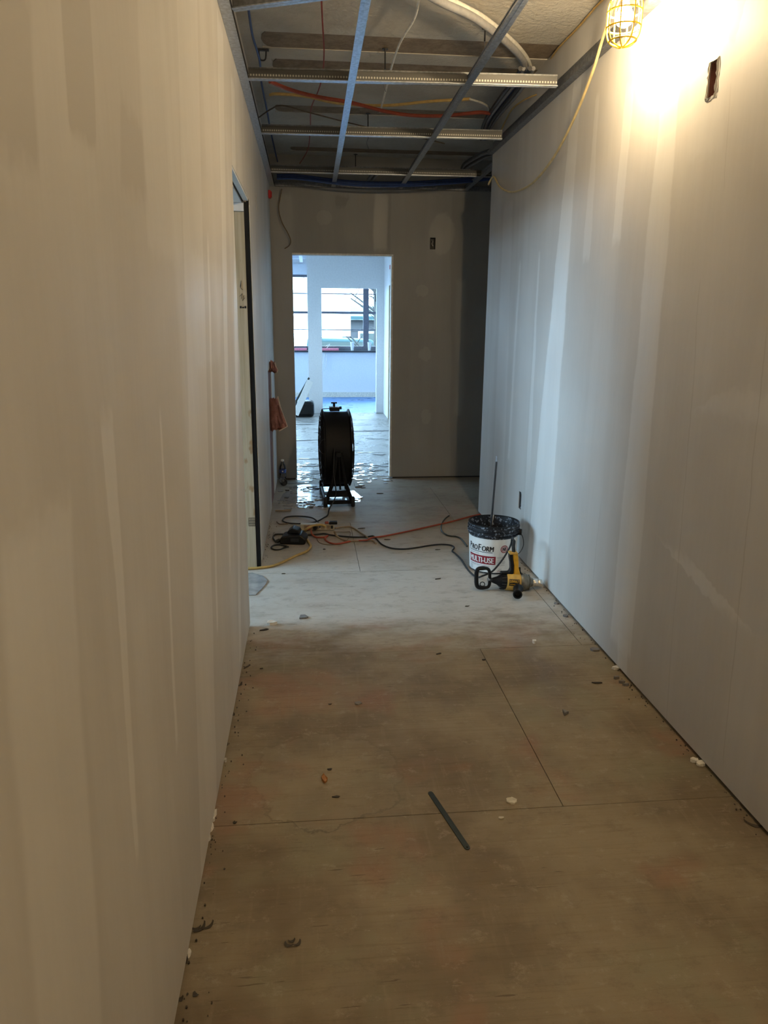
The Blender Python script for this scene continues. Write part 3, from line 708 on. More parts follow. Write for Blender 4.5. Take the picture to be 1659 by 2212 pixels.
lamp((1.10, -1.05, 2.612), 'glowing yellow caged work lamp hanging behind the viewpoint')
cable('lamp_cord', [Vector((LP.x + .01, LP.y + .02, LP.z + .235))] + [Xp(*q, x_) for q, x_ in (((1306, 70), 1.29), ((1282, 150), 1.30), ((1245, 245), 1.305), ((1205, 325), 1.31), ((1170, 375), 1.315), ((1140, 403), 1.32), ((1105, 415), 1.33), ((1080, 404), 1.34), ((1066, 382), 1.352))] + [Vector((1.345, 5.775, 2.49)), Vector((1.40, 5.79, 2.57)), Vector((1.50, 5.80, 2.66))], .0065, 'cream_cord', 'cream lamp cord sagging along the right wall to the corner', 'cord')
# ------------------------------------------------------------------ drum fan, seen edge-on
FY, FX, FZ, FR, FD = 6.36, 0.226, 0.445, 0.315, 0.116
fan = thing('drum_fan', 'black drum fan on a wheeled stand before the bright doorway', 'fan', (FX, FY, 0), math.radians(2))
cz = Vector((0, 0, FZ))
x = B(); x.lathe([(FR + .018, -FD), (FR + .018, -FD + .008), (FR - .002, -FD + .016), (FR - .004, -FD + .05), (FR - .004, FD - .05), (FR - .002, FD - .016), (FR + .018, FD - .008), (FR + .018, FD), (FR - .006, FD), (FR - .012, FD - .05), (FR - .012, -FD + .05), (FR - .006, -FD)], cz, (1, 0, 0), 64, True); drum = obj('drum', x, 'black_paint', fan, True)
for s in (-1, 1):
    gx = s * (FD + .002)
    g = bpy.data.objects.new('grille', None); COL.objects.link(g); g.parent = fan
    bpy.data.objects.remove(g)
    x = B()
    for k in range(9):
        r = .05 + k * (FR - .055) / 8; bulge = s * .030 * math.sqrt(max(0, 1 - (r / FR) ** 2)) * 1.0
        x.tube([(gx + bulge, r * math.cos(2 * math.pi * i / 48), FZ + r * math.sin(2 * math.pi * i / 48)) for i in range(49)], .0022, 5)
    G = obj('front_grille' if s < 0 else 'rear_grille', x, 'dark_steel', fan, True)
    for k in range(16):
        a = 2 * math.pi * k / 16; y = B()
        y.tube([(gx + s * .030 * math.sqrt(max(0, 1 - (r / FR) ** 2)), r * math.cos(a), FZ + r * math.sin(a)) for r in (.04, .1, .16, .22, .27, FR)], .0026, 5); obj('spoke', y, 'dark_steel', G, True)
x = B(); x.lathe([(0, -.07), (.05, -.07), (.058, -.06), (.058, .03), (.045, .05), (0, .05)], cz, (1, 0, 0), 24); obj('motor', x, 'black_paint', fan, True)
for k in range(3):
    a0 = 2 * math.pi * k / 3 + .3; vs = []
    for r in (.05, .12, .2, .285):
        for w in (-.35, .35):
            a = a0 + w * (.9 if r > .06 else .5); vs.append((-.02 + w * .16, r * math.cos(a), FZ + r * math.sin(a)))
    x = B(); x.add(vs, [(0, 1, 3, 2), (2, 3, 5, 4), (4, 5, 7, 6)]); bl = obj('blade', x, 'dark_steel', fan, True)
    md = bl.modifiers.new('thickness', 'SOLIDIFY'); md.thickness = .002
for s in (-1, 1):
    yy = s * (FR + .030)
    x = B(); x.cyl((0, s * (FR + .006), FZ), (0, s * (FR + .05), FZ), .020, n=16); obj('pivot', x, 'black_paint', fan, True)
    for sx in (-1, 1):
        x = B(); x.tube([(sx * .012, yy, FZ + .02), (sx * .055, yy, .20), (sx * .112, yy, .035)], [.014, .015, .017], 8); obj('stand_leg', x, 'black_paint', fan, True)
    x = B(); x.tube([(0, yy, FZ - .02), (.01, yy, .15)], .008, 8); obj('brace', x, 'black_paint', fan, True)
    x = B(); x.box((0, yy, .115), (.15, .022, .05)); obj('cross_bar', x, 'black_paint', fan)
    x = B(); x.box((0, yy, .045), (.21, .03, .03)); obj('foot_bar', x, 'black_paint', fan)
for sx in (-1, 1):
    x = B(); x.cyl((sx * .112, -FR - .03, .036), (sx * .112, FR + .03, .036), .013, n=10); obj('side_rail', x, 'black_paint', fan, True)
    for s in (-1, 1):
        x = B(); x.lathe([(.012, -.014), (.040, -.014), (.045, -.008), (.045, .008), (.040, .014), (.012, .014)], (sx * .115, s * (FR + .03), .0455), (1, 0, 0), 24, True); w_ = obj('wheel', x, 'black_rubber', fan, True)
        x = B(); x.lathe([(0, -.016), (.014, -.016), (.014, .016), (0, .016)], (sx * .115, s * (FR + .03), .0455), (1, 0, 0), 12); obj('hub', x, 'dark_steel', w_, True)
x = B(); x.box((-.01, 0, FZ + FR + .022), (.085, .10, .036)); sw = obj('switch_box', x, 'black_plastic', fan, bevel=.006)
x = B(); x.cyl((.032, 0, FZ + FR + .028), (.052, 0, FZ + FR + .028), .013, n=12); obj('knob', x, 'black_plastic', sw, True)
x = B(); x.cyl((-.012, 0, FZ + FR + .04), (-.012, 0, FZ + FR + .068), .010, n=10); x.box((-.012, 0, FZ + FR + .072), (.050, .03, .010)); obj('handle', x, 'black_paint', fan, True)
x = B(); x.tube(spline([(-FD, -.02, FZ + FR), (-FD + .005, -.02, FZ + FR + .022), (-.04, -.02, FZ + FR + .026)]), .0035, 6); obj('switch_lead', x, 'black_rubber', fan, True)
inv = Matrix.Rotation(-math.radians(2), 3, 'Z')
def fw(p): return inv @ (Vector(p) - Vector((FX, FY, 0)))
pts = [Vector((-.035, -FR - .022, FZ + .05)), Vector((-.045, -FR - .045, .3)), Vector((-.03, -FR - .07, .12)), fw(Zp(712, 1098, .02)), fw(Zp(708, 1112, .006)), fw(Zp(700, 1118, .006)), fw(Zp(680, 1128, .006)), fw(Zp(650, 1131, .006)), fw(Zp(625, 1130, .006)), fw(Zp(611, 1125, .006)), fw(Zp(618, 1117, .006)), fw(Zp(645, 1115, .006)), fw(Zp(672, 1118, .014)), fw(Zp(685, 1126, .024)), fw(Zp(691, 1133, .04)), fw(Zp(691, 1139, .062))]
x = B(); x.tube(spline(pts, 6), .0055, 6); obj('power_cord', x, 'black_rubber', fan, True)
# ------------------------------------------------------------------ bucket of joint compound
BX, BY, BH = 1.137, 4.372, 0.300
R0, R1 = .140, .1545
bk = thing('compound_bucket', 'open black-rimmed bucket with white printed label against the right wall', 'bucket', (BX, BY, 0))
def rad(h): return R0 + (R1 - R0) * h / BH
x = B(); x.lathe([(0, .002), (R0 - .01, .0), (R0, .008), (rad(.23), .23), (rad(.232) , .232), (rad(.3) , .297), (rad(.3), .30), (rad(.3) - .005, .30), (rad(.15) - .005, .15), (R0 - .006, .012), (0, .012)], n=64); obj('shell', x, 'splashed_black', bk, True)
for h, e, hh in ((.236, .006, .010), (.256, .011, .014), (.283, .008, .010)):
    x = B(); x.lathe([(rad(h) - .001, h - hh / 2), (rad(h) + e, h - hh / 2 + .002), (rad(h) + e, h + hh / 2 - .002), (rad(h) - .001, h + hh / 2)], n=64, closed=True); obj('rim_ring', x, 'splashed_black', bk, True)
x = B(); x.lathe([(rad(.297) - .003, .2995), (rad(.3) + .004, .3005), (rad(.3) + .004, .305), (rad(.3) - .003, .306)], n=64, closed=True); obj('lip', x, 'black_plastic', bk, True)
x = B(); n_ = 40
vs = []; fs = []
for i in range(7):
    for k in range(n_):
        r = (rad(.21) - .006) * i / 6; a = 2 * math.pi * k / n_; vs.append((r * math.cos(a), r * math.sin(a), .205 + .012 * math.sin(5 * a + i) * (i < 6) + random.uniform(-.004, .004)))
fs = [(i * n_ + k, i * n_ + (k + 1) % n_, (i + 1) * n_ + (k + 1) % n_, (i + 1) * n_ + k) for i in range(6) for k in range(n_)]
x.add(vs, fs); obj('compound', x, 'wet_compound', bk, True)
PH0 = math.atan2(-BY, -BX)
def cylp(s, h, e): a = PH0 + s / .147; r = rad(h) + e; return Vector((r * math.cos(a), r * math.sin(a), h))
vs = []; fs = []; n_ = 48
for i in range(n_ + 1):
    a = -.147 * 2.55 + i * .147 * 5.1 / n_
    for h, e in ((.012, .0004), (.012, .0012), (.226, .0012), (.226, .0004)): vs.append(cylp(a, h, e))
fs = [(i * 4 + k, i * 4 + (k + 1) % 4, i * 4 + 4 + (k + 1) % 4, i * 4 + 4 + k) for i in range(n_) for k in range(4)]
x = B(); x.add(vs, fs); LAB = obj('paper_label', x, 'white_label', bk, True)
def print_(name, geo, mat, s0, h0, w, e=.0019, bold=1):
    v, f, tw = geo; k = w / tw
    x = B()
    for j in range(bold): x.add([cylp(s0 + a * k + j * .0011, h0 + c, e + j * .00004) for a, c in v], f)
    o = obj(name, x, mat, LAB); return o
def rect_(name, mat, s0, s1, h0, h1, e=.0016, skew=0.0):
    n2 = max(2, int((s1 - s0) / .006)); v = []; f = []
    for i in range(n2 + 1):
        s = s0 + (s1 - s0) * i / n2; v += [cylp(s, h0, e), cylp(s, h1, e)]
    f = [(2 * i, 2 * i + 2, 2 * i + 3, 2 * i + 1) for i in range(n2)]
    x = B(); x.add(v, f); return obj(name, x, mat, LAB)
r147 = .147
SA, SB = -1.20 * r147, .06 * r147
def big_small(parts, s0, s1, h0, mat):
    geos = [(text_geo(c, sz, 0.0, .12), sz) for c, sz in parts]; tot = sum(g[2] + .005 for g, _ in geos); k = (s1 - s0) / tot; s = s0
    for g, sz in geos:
        v, f, tw = g; x = B()
        for j in range(4): x.add([cylp(s + a * k + j * .0011, h0 + c, .0019 + j * .00004) for a, c in v], f)
        obj('letters', x, mat, LAB); s += (tw + .005) * k
big_small([('P', .060), ('RO', .047), ('F', .060), ('ORM', .047)], SA, SB, .148, 'label_black')
rect_('underline', 'label_black', SA, SB - .008, .139, .1425)
print_('letters', text_geo('Professional Formula', .016), 'label_grey', SA + .004, .124, .085)
rect_('red_band', 'label_red', SA + .002, SB + .012, .064, .117)
print_('letters', text_geo('MULTI-USE', .050, 0.0), 'white_label', SA + .008, .0725, SB - SA - .009, .0023, 4)
print_('letters', text_geo('Lightweight Joint Compound', .016), 'label_grey', SA + .010, .049, .150)
for k in range(3): rect_('print_line', 'label_grey', SA + .008, SA + .036, .038 - k * .009, .041 - k * .009)
ce = .49 * r147
def ring(name, mat, r0, r1, hc, e):
    v = []; n2 = 40
    for i in range(n2): a = 2 * math.pi * i / n2; v += [cylp(ce + r0 * math.cos(a), hc + r0 * math.sin(a), e), cylp(ce + r1 * math.cos(a), hc + r1 * math.sin(a), e)]
    x = B(); x.add(v, [(2 * i, 2 * i + 1, (2 * i + 3) % (2 * n2), (2 * i + 2) % (2 * n2)) for i in range(n2)]); obj(name, x, mat, LAB)
ring('badge_fill', 'label_pink', .0005, .0215, .164, .0015); ring('badge_ring', 'label_red', .0205, .0245, .164, .0018)
print_('letters', text_geo('NE', .030, 0.0, .1), 'label_black', ce - .014, .154, .027, .0021, 3)
for k, (h, w) in enumerate(((.112, .055), (.106, .058), (.094, .056), (.084, .056), (.077, .058), (.070, .056), (.058, .057))): rect_('print_line', 'label_grey', .10 * r147 + .012, .10 * r147 + .012 + w, h, h + .0018)
rect_('print_line', 'label_red', .22 * r147, .22 * r147 + .036, .020, .0225); rect_('print_line', 'label_grey', .26 * r147, .26 * r147 + .026, .026, .029); rect_('print_line', 'label_grey', .30 * r147, .30 * r147 + .018, .034, .0365)
# bail handle hanging on the wall side
x = B(); ha = math.radians(-25); e0 = Vector((math.cos(ha), math.sin(ha), 0)); e1 = Vector((-math.sin(ha), math.cos(ha), 0))
x.tube(spline([e0 * (R1 + .012) + Vector((0, 0, .245)), e0 * (R1 + .030) + Vector((0, 0, .215)), e0 * (R1 + .038) - e1 * .02 + Vector((0, 0, .17)), e0 * (R1 + .024) - e1 * .05 + Vector((0, 0, .135)), e0 * (R1 + .006) - e1 * .07 + Vector((0, 0, .12))]), .0025, 6); obj('bail_handle', x, 'dark_steel', bk, True)
x = B(); x.cyl(e0 * (R1 + .002) + Vector((0, 0, .25)), e0 * (R1 + .020) + Vector((0, 0, .25)), .020, n=16); obj('handle_ear', x, 'black_plastic', bk, True)
x = B(); aa = math.radians(80); x.tube([Vector((math.cos(aa) * (R1 - .006), math.sin(aa) * (R1 - .006), h)) for h in (.305, .285, .26, .235)], [.011, .009, .005, .003], 8); obj('compound_drip', x, 'gypsum_white', bk, True)
# mixing paddle standing in the bucket
tp = Yp(1073, 985, 4.40)
o = thing('mixing_paddle', 'long steel mixing rod standing upright in the bucket', 'mixing paddle', (BX - .01, 4.40, .21))
org = Vector((BX - .01, 4.40, .21)); x = B(); x.tube([Vector((-.002, 0, .002)), tp - org - Vector((0, 0, .035))], .0062, 10); obj('shaft', x, 'dark_steel', o, True)
x = B(); d = (tp - org).normalized(); x.tube([tp - org - Vector((0, 0, .036)), tp - org], .0058, 6); obj('hex_end', x, 'galvanised', o)
x = B(); x.tube([(.03 * math.cos(2 * math.pi * i / 20), .03 * math.sin(2 * math.pi * i / 20), .004 + .006 * math.sin(i)) for i in range(21)], .004, 5); obj('paddle_ring', x, 'dark_steel', o, True)
# ------------------------------------------------------------------ drill lying in front of the bucket
DY = 3.965
def dp(px, py, y=DY): return Yp(px, py, y)
A0 = dp(1062, 1252); A1 = dp(1170, 1268); A0.z = .062; A1.z = .036
dr = thing('mixer_drill', 'yellow and black mixing drill lying on the floor before the bucket', 'drill', ((A0.x + A1.x) / 2, DY, 0)); do = Vector(dr.location)
ax = (A1 - A0).normalized(); Ld = (A1 - A0).length
def al(t_): return A0 + ax * (Ld * t_) - do
def dlathe(name, prof, mat, n=28): x = B(); x.lathe([(r, t_ * Ld) for t_, r in prof], A0 - do, ax, n); return obj(name, x, mat, dr, True)
dlathe('motor_cap', [(.0, .0), (.0, .013), (.10, .024), (.18, .041), (.27, .048), (.27, .0)], 'black_plastic')
for k in range(10):
    a = math.radians(-150 + k * 22); q = Vector((0, 0, 1)).rotation_difference(ax); x = B()
    v0 = q @ Vector((math.cos(a) * .0475, math.sin(a) * .0475, Ld * .17)); v1 = q @ Vector((math.cos(a) * .0485, math.sin(a) * .0485, Ld * .255)); x.tube([A0 - do + v0, A0 - do + v1], .0022, 5); obj('vent_rib', x, 'dark_steel', dr)
dlathe('motor_housing', [(.27, .0), (.27, .050), (.285, .053), (.53, .053), (.545, .049), (.545, .0)], 'tan_yellow')
dlathe('gearbox', [(.545, .0), (.545, .047), (.60, .05), (.70, .046), (.74, .034), (.80, .027), (.80, .0)], 'gearbox_grey')
for t_ in (.60, .66, .72): dlathe('gearbox_fin', [(t_, .040), (t_, .052 - (t_ - .6) * .06), (t_ + .012, .052 - (t_ - .6) * .06), (t_ + .012, .040)], 'gearbox_grey')
dlathe('chuck', [(.80, .0), (.80, .021), (.82, .024), (.90, .024), (.905, .021), (.915, .023), (.985, .022), (1.0, .012), (1.0, .0)], 'chrome')
# printed plate
def plate(t0, t1, a0, a1, e, mat, nm, par):
    q = Vector((0, 0, 1)).rotation_difference(ax); v = []
    for t_ in (t0, t1):
        for k in range(7):
            a = a0 + (a1 - a0) * k / 6; v.append(A0 - do + q @ Vector((math.cos(a) * (.053 + e), math.sin(a) * (.053 + e), Ld * t_)))
    x = B(); x.add(v, [(k, k + 1, 8 + k, 7 + k) for k in range(6)]); return obj(nm, x, mat, par, True)
q = Vector((0, 0, 1)).rotation_difference(ax); fr = q.inverted() @ Vector((-.25, -.93, .25)); AC = math.atan2(fr.y, fr.x)
up = q.inverted() @ Vector((0, -.8, .6)); sg = 1 if math.sin(math.atan2(up.y, up.x) - AC) > 0 else -1
pl = plate(.30, .50, AC - sg * .42, AC + sg * .30, .0008, 'label_black', 'name_plate', dr)
g = text_geo('DEWALT', .020, .0006); k = Ld * .18 / g[2]
x = B(); x.add([A0 - do + q @ Vector((math.cos(AC + sg * (c / .053 - .06)) * .0546, math.sin(AC + sg * (c / .053 - .06)) * .0546, Ld * .31 + a * k)) for a, c in g[0]], g[1]); obj('letters', x, 'yellow_plastic', pl)
x = B(); x.add([A0 - do + q @ Vector((math.cos(AC + sg * (c - .30)) * .0546, math.sin(AC + sg * (c - .30)) * .0546, Ld * (.315 + a * .17))) for a, c in ((0, 0), (1, 0), (1, .07), (0, .07))], [(0, 1, 2, 3)]); obj('print_line', x, 'yellow_plastic', pl)
# main handle standing up
def pr(name, pts, mat, th, y0=DY, par=None, bev=.005):
    poly = [dp(*p, y0 - th / 2) - do for p in pts]; x = B(); x.prism(poly, (0, th, 0)); return obj(name, x, mat, par or dr, bevel=bev)
hd = pr('main_handle', [(1108, 1196), (1119, 1195), (1121, 1215), (1121, 1228), (1125, 1244), (1128, 1252), (1104, 1252), (1110, 1240), (1111, 1222), (1109, 1208)], 'yellow_plastic', .036)
pr('handle_cap', [(1101, 1194), (1119, 1194.5), (1120, 1197.5), (1102, 1198.5)], 'tan_yellow', .042, par=hd, bev=.002)
pr('rubber_grip', [(1101, 1198), (1107.8, 1198), (1108.5, 1210), (1110.5, 1222), (1109.5, 1240), (1103, 1243), (1082, 1240), (1084, 1237), (1100, 1236.5), (1103.5, 1230), (1103, 1216), (1101, 1206)], 'black_plastic', .038, par=hd)
pr('trigger', [(1121.5, 1228), (1125, 1226), (1125, 1234), (1128, 1240), (1132, 1241), (1130, 1244), (1124, 1242), (1121.5, 1237)], 'black_plastic', .018, par=hd, bev=.002)
pr('hanging_loop', [(1126, 1240.5), (1133, 1240), (1135, 1246), (1128, 1247)], 'dark_steel', .008, par=hd, bev=.001)
# spade handle
def pol(n, cx, cy, rx, ry, pw=4.0):
    out = []
    for i in range(n):
        a = 2 * math.pi * i / n; c, s = math.cos(a), math.sin(a)
        out.append((cx + rx * math.copysign(abs(c) ** (2 / pw), c), cy + ry * math.copysign(abs(s) ** (2 / pw), s)))
    return out
lo = [dp(px, py) - do for px, py in pol(32, 1043.5, 1248.5, 14.5, 21)]
x = B(); x.tube(lo + [lo[0], lo[1]], [.0125 if p.x < lo[8].x + .001 else .0095 for p in lo] + [.0095, .0095], 8); sp_ = obj('spade_handle', x, 'black_plastic', dr, True)
x = B(); x.cyl(dp(1053, 1251) - do, dp(1062, 1252) - do, .010, n=12); obj('swivel', x, 'galvanised', sp_, True)
x = B(); x.cyl(dp(1058, 1252) - do, A0 - do + ax * .012, .013, n=14); obj('neck', x, 'dark_steel', dr, True)
x = B(); lo2 = [dp(1042 + 5 * math.cos(a), 1262 + 5 * math.sin(a), DY - .02) - do for a in [2 * math.pi * i / 16 for i in range(17)]]; x.tube(lo2, .0028, 6); obj('chuck_key_loop', x, 'black_rubber', sp_, True)
# round side handle pointing at the camera
s0 = dp(1121, 1262) - do; s1 = dp(1118, 1272, 3.86) - do; s1.z = .060; s2 = dp(1118, 1287, 3.785) - do; s2.z = .038
x = B(); dd = (s2 - s0); x.lathe([(.0, 0), (.017, 0), (.019, dd.length * .35), (.027, dd.length * .42), (.030, dd.length * .47), (.027, dd.length * .53), (.019, dd.length * .6), (.018, dd.length * .85), (.024, dd.length * .97), (.026, dd.length), (.0195, dd.length * 1.005), (.018, dd.length * .86), (0, dd.length * .85)], s0, dd.normalized(), 28); obj('side_handle', x, 'black_plastic', dr, True)
# cord
hp = dp(1110, 1195) - do
pts = [hp, dp(1109, 1180, DY + .005) - do, dp(1110, 1168, DY + .03) - do, dp(1106, 1163, 4.10) - do, dp(1103, 1178, 4.135) - do, dp(1088, 1205, 4.15) - do, dp(1068, 1230, 4.12) - do, dp(1055, 1239, 4.06) - do, dp(1042, 1244, 4.05) - do]
x = B(); x.tube(spline(pts), [.0105 if i < 16 else .0055 for i in range(len(spline(pts)))], 8); obj('cord_guard', x, 'black_rubber', dr, True)
fp = [dp(1042, 1244, 4.05), Zp(1030, 1247, .02), Zp(1016, 1236, .006), Zp(1005, 1222, .006), Zp(996, 1208, .006), Zp(984, 1196, .006), Zp(977, 1190, .006), Zp(981, 1183, .006), Zp(974, 1178, .006), Zp(955, 1176, .006), Zp(930, 1178, .006), Zp(900, 1183, .006), Zp(872, 1186, .006), Zp(845, 1184, .006), Zp(825, 1176, .006), Zp(813, 1164, .006), Zp(806, 1158, .006), Zp(790, 1160, .006), Zp(760, 1160, .006), Zp(735, 1158, .006), Zp(716, 1156, .008), Zp(700, 1153, .008), Zp(680, 1155, .006), Zp(664, 1156, .006)]
x = B(); x.tube(spline([p - do for p in fp], 6), .0058, 6); obj('power_cord', x, 'black_rubber', dr, True)
# ------------------------------------------------------------------ power strip with plugs
SX, SY = Zp(686, 1150).x, 5.33
ps = thing('power_strip', 'beige power strip on the floor with cords plugged in', 'power strip', (SX, SY, 0), math.radians(-3))
x = B(); x.box((0, 0, .026), (.250, .052, .046)); obj('body', x, 'beige_plastic', ps, bevel=.004)
for k in range(5):
    x = B(); cx_ = -.085 + k * .042; x.box((cx_, -.0262, .027), (.026, .001, .032)); r_ = obj('receptacle', x, 'tan_cord', ps)
    x = B(); x.box((cx_ - .005, -.0269, .030), (.0022, .0006, .009)); obj('slot', x, 'label_black', r_)
    x = B(); x.box((cx_ + .005, -.0269, .030), (.0022, .0006, .009)); obj('slot', x, 'label_black', r_)
x = B(); x.box((.108, -.0262, .028), (.018, .003, .024)); obj('rocker_switch', x, 'black_plastic', ps)
for nm, dxp, mat in (('orange_plug', -.062, 'orange_cord'), ('black_plug', -.015, 'black_plastic')):
    x = B(); x.lathe([(0, 0), (.015, 0), (.017, .012), (.014, .026), (.007, .040), (0, .040)], (dxp, -.0275, .028), (0, -1, -.15), 14); obj(nm, x, mat, ps, True)
x = B(); x.box((.118, -.010, .058), (.060, .044, .020)); obj('adapter_plug', x, 'black_plastic', ps, bevel=.004)
x = B(); x.box((.070, .0, .0565), (.028, .03, .016)); obj('orange_plug', x, 'orange_cord', ps, bevel=.004)
# ------------------------------------------------------------------ black charger with its looped lead
CP = Zp(634, 1172); ch = thing('battery_charger', 'black battery charger with a looped lead beside the left wall', 'charger', (CP.x, CP.y, 0), math.radians(-8)); ch.scale = (1.15, 1.15, 1.15)
x = B(); x.prism([(-.075, -.05, .002), (.078, -.05, .002), (.082, -.05, .035), (.05, -.05, .062), (-.06, -.05, .050), (-.078, -.05, .03)], (0, .12, 0)); obj('body', x, 'black_plastic', ch, bevel=.008)
x = B(); x.prism([(-.035, -.03, .0625), (.045, -.03, .064), (.038, -.03, .082), (.0, -.03, .098), (-.03, -.03, .078)], (0, .085, 0)); obj('battery_dock', x, 'black_plastic', ch, bevel=.006)
x = B(); x.box((.015, -.0515, .030), (.05, .003, .020)); obj('status_panel', x, 'dark_steel', ch, bevel=.001)
x = B(); x.cyl((-.080, -.02, .02), (-.098, -.03, .014), .011, n=12); obj('cord_grip', x, 'black_rubber', ch, True)
q_ = Matrix.Rotation(math.radians(8), 3, 'Z')
def cw(px, py, z=.0055): return q_ @ (Zp(px, py, z) - Vector((CP.x, CP.y, 0))) / 1.15
x = B(); x.tube(spline([Vector((-.098, -.03, .014)), cw(596, 1170, .008), cw(590, 1162), cw(594, 1155), cw(608, 1154), cw(625, 1155), cw(650, 1156), cw(662, 1156)]), .0048, 6); obj('power_cord', x, 'black_rubber', ch, True)
x = B(); x.tube(spline([cw(620, 1180, .01), cw(606, 1177), cw(592, 1178), cw(586, 1183), cw(592, 1187), cw(604, 1187), cw(614, 1183), cw(624, 1181, .01)]), .0048, 6); obj('output_lead', x, 'black_rubber', ch, True)
# ------------------------------------------------------------------ extension cords on the floor
def fc(name, pts, r, mat, label): return cable(name, [Zp(*p[:2], p[2] if len(p) > 2 else r) for p in pts], r, mat, label, 'cord', None, 8, 8)
fc('extension_cord', [(520, 1229), (541, 1228), (565, 1226), (590, 1222), (615, 1212), (640, 1200), (660, 1192), (669, 1184), (671, 1178), (665, 1168), (658, 1158, .014), (657, 1150, .03), (662, 1143, .07), (672, 1137, .085), (684, 1134, .08), (697, 1134, .085), (703, 1138, .075)], .0085, 'yellow_cord', 'yellow extension cord snaking from the side doorway to the power strip')
fc('extension_cord', [(672, 1146, .035), (674, 1154, .02), (682, 1160, .007), (692, 1161), (702, 1160, .008), (708, 1157, .010), (702, 1163, .012), (705, 1168), (714, 1173), (727, 1175), (745, 1172), (765, 1168), (790, 1167, .015), (802, 1162, .02), (815, 1160), (830, 1158), (870, 1150), (920, 1139), (970, 1128), (1010, 1117), (1032, 1112), (1060, 1105)], .0065, 'orange_cord', 'orange extension cord running from the power strip round the right corner')
fc('flat_cable', [(722, 1148, .045), (728, 1158), (742, 1166), (760, 1169), (790, 1167, .008), (806, 1168), (812, 1174)], .007, 'tan_cord', 'tan cable leaving the right end of the power strip')
fc('flat_cable', [(724, 1141, .012), (742, 1138), (757, 1138), (768, 1143), (778, 1150), (790, 1158, .012), (796, 1163, .012)], .006, 'tan_cord', 'tan cable curving from behind the power strip')
fc('stray_cable', [(970, 1114), (962, 1120), (955, 1130), (953, 1142), (957, 1150), (966, 1156), (975, 1158), (985, 1159), (995, 1163), (1003, 1172), (1009, 1180)], .0055, 'green_cord', 'short loose dark cord lying near the bucket')
fc('thin_wire', [(684, 1163), (690, 1172), (705, 1176), (725, 1176), (750, 1166, .003), (757, 1150), (745, 1149), (720, 1149)], .0022, 'brown_cord', 'very thin wire curling around the power strip')
fc('stick', [(595, 1103), (618, 1103), (628, 1102)], .006, 'tan_cord', 'thin stick lying across the floor against the left wall')
bpy.data.objects['stick']['category'] = 'stick'
fc('loose_wire', [(598, 1127), (605, 1132), (622, 1131)], .004, 'brown_cord', 'short bent wire beside the black cord loop')
# ------------------------------------------------------------------ water bottles by the end wall
def bottle(name, label, loc, rot, withlabel):
    o = thing(name, label, 'bottle', loc); o.rotation_euler = rot
    x = B(); x.lathe([(0, .004), (.022, .0), (.031, .004), (.033, .014), (.031, .03), (.033, .045), (.033, .125), (.031, .14), (.024, .165), (.013, .185), (.0125, .20)], n=28); obj('body', x, 'bottle_plastic', o, True)
    x = B(); x.lathe([(0, .214), (.014, .214), (.0145, .21), (.0145, .197), (.0135, .197)], n=20); obj('cap', x, 'white_plastic', o, True)
    if withlabel:
        x = B(); x.lathe([(.0334, .085), (.0338, .086), (.0338, .119), (.0334, .12)], n=28); l = obj('label_band', x, 'bottle_label', o, True)
        x = B(); x.box((0, -.0345, .103), (.012, .001, .014)); obj('emblem', x, 'white_label', l)
    return o
bottle('water_bottle', 'clear water bottle with blue label standing by the end wall', (-.262, 7.095, 0), (0, 0, 0), True)
bottle('water_bottle', 'clear water bottle lying on its side near the end wall', (-.245, 6.86, .0335), (-math.pi / 2, 0, math.radians(8)), False)
# ------------------------------------------------------------------ scraps on the floor
def chip(name, px, py, w, h, mat, label, cat='scrap', group=None, rot=0.0, th=.003, n=6, z=0.0, seed=None, jag=0.0):
    """irregular flat scrap; w,h in metres"""
    rnd = random.Random(px * 7 + py if seed is None else seed); c = Zp(px, py, z); P = []
    for i in range(n):
        a = 2 * math.pi * i / n + rnd.uniform(-.25, .25); k = rnd.uniform(.75 - jag, 1.1 + jag * .3)
        P.append((c.x + k * (w / 2 * math.cos(a) * math.cos(rot) - h / 2 * math.sin(a) * math.sin(rot)), c.y + k * (w / 2 * math.cos(a) * math.sin(rot) + h / 2 * math.sin(a) * math.cos(rot)), z + .0003))
    b_ = B(); b_.prism(P, (0, 0, th)); b_.v[n:] = [v + Vector((rnd.uniform(-.002, .002), rnd.uniform(-.002, .002), rnd.uniform(0, th * .6))) for v in b_.v[n:]]
    return single(name, b_, mat, label, cat, group)
a, c = Zp(928, 1711), Zp(1012, 1836); d = c - a; an = math.atan2(d.y, d.x); R3 = Matrix.Rotation(an, 3, 'Z'); L = d.length
o = thing('steel_strip', 'thin dark steel strip lying slantwise on the plywood', 'steel strip', (a + c) / 2 + Vector((0, 0, .0004)), an)
P = [(-L / 2 + .006 * (1 - math.cos(t_)), .0085 * math.sin(t_), 0) for t_ in (-math.pi / 2, -.8, 0, .8, math.pi / 2)][::-1]
P = [(-L / 2 + .0085 - .0085 * math.cos(t_), -.0085 * math.sin(t_), 0) for t_ in (-1.57, -.8, 0, .8, 1.57)] + [(L / 2 - .0085 + .0085 * math.cos(t_), -.0085 * math.sin(t_), 0) for t_ in (1.57, .8, 0, -.8, -1.57)]
x = B(); x.prism(P, (0, 0, .0022)); obj('bar', x, 'strip_steel', o)
x = B(); x.cyl((L / 2 - .009, 0, .0022), (L / 2 - .009, 0, .0028), .0035, n=12); obj('hole', x, 'black_gap', o)
chip('wood_shim', 701, 1684, .020, .055, 'orange_wood', 'small orange-brown wood shim on the plywood', 'shim', rot=.15, th=.006, n=7)
chip('plaster_blob', 1104, 1731, .040, .036, 'white_chip', 'round flattened cream plaster blob near a floor seam', 'plaster blob', th=.004, n=12)
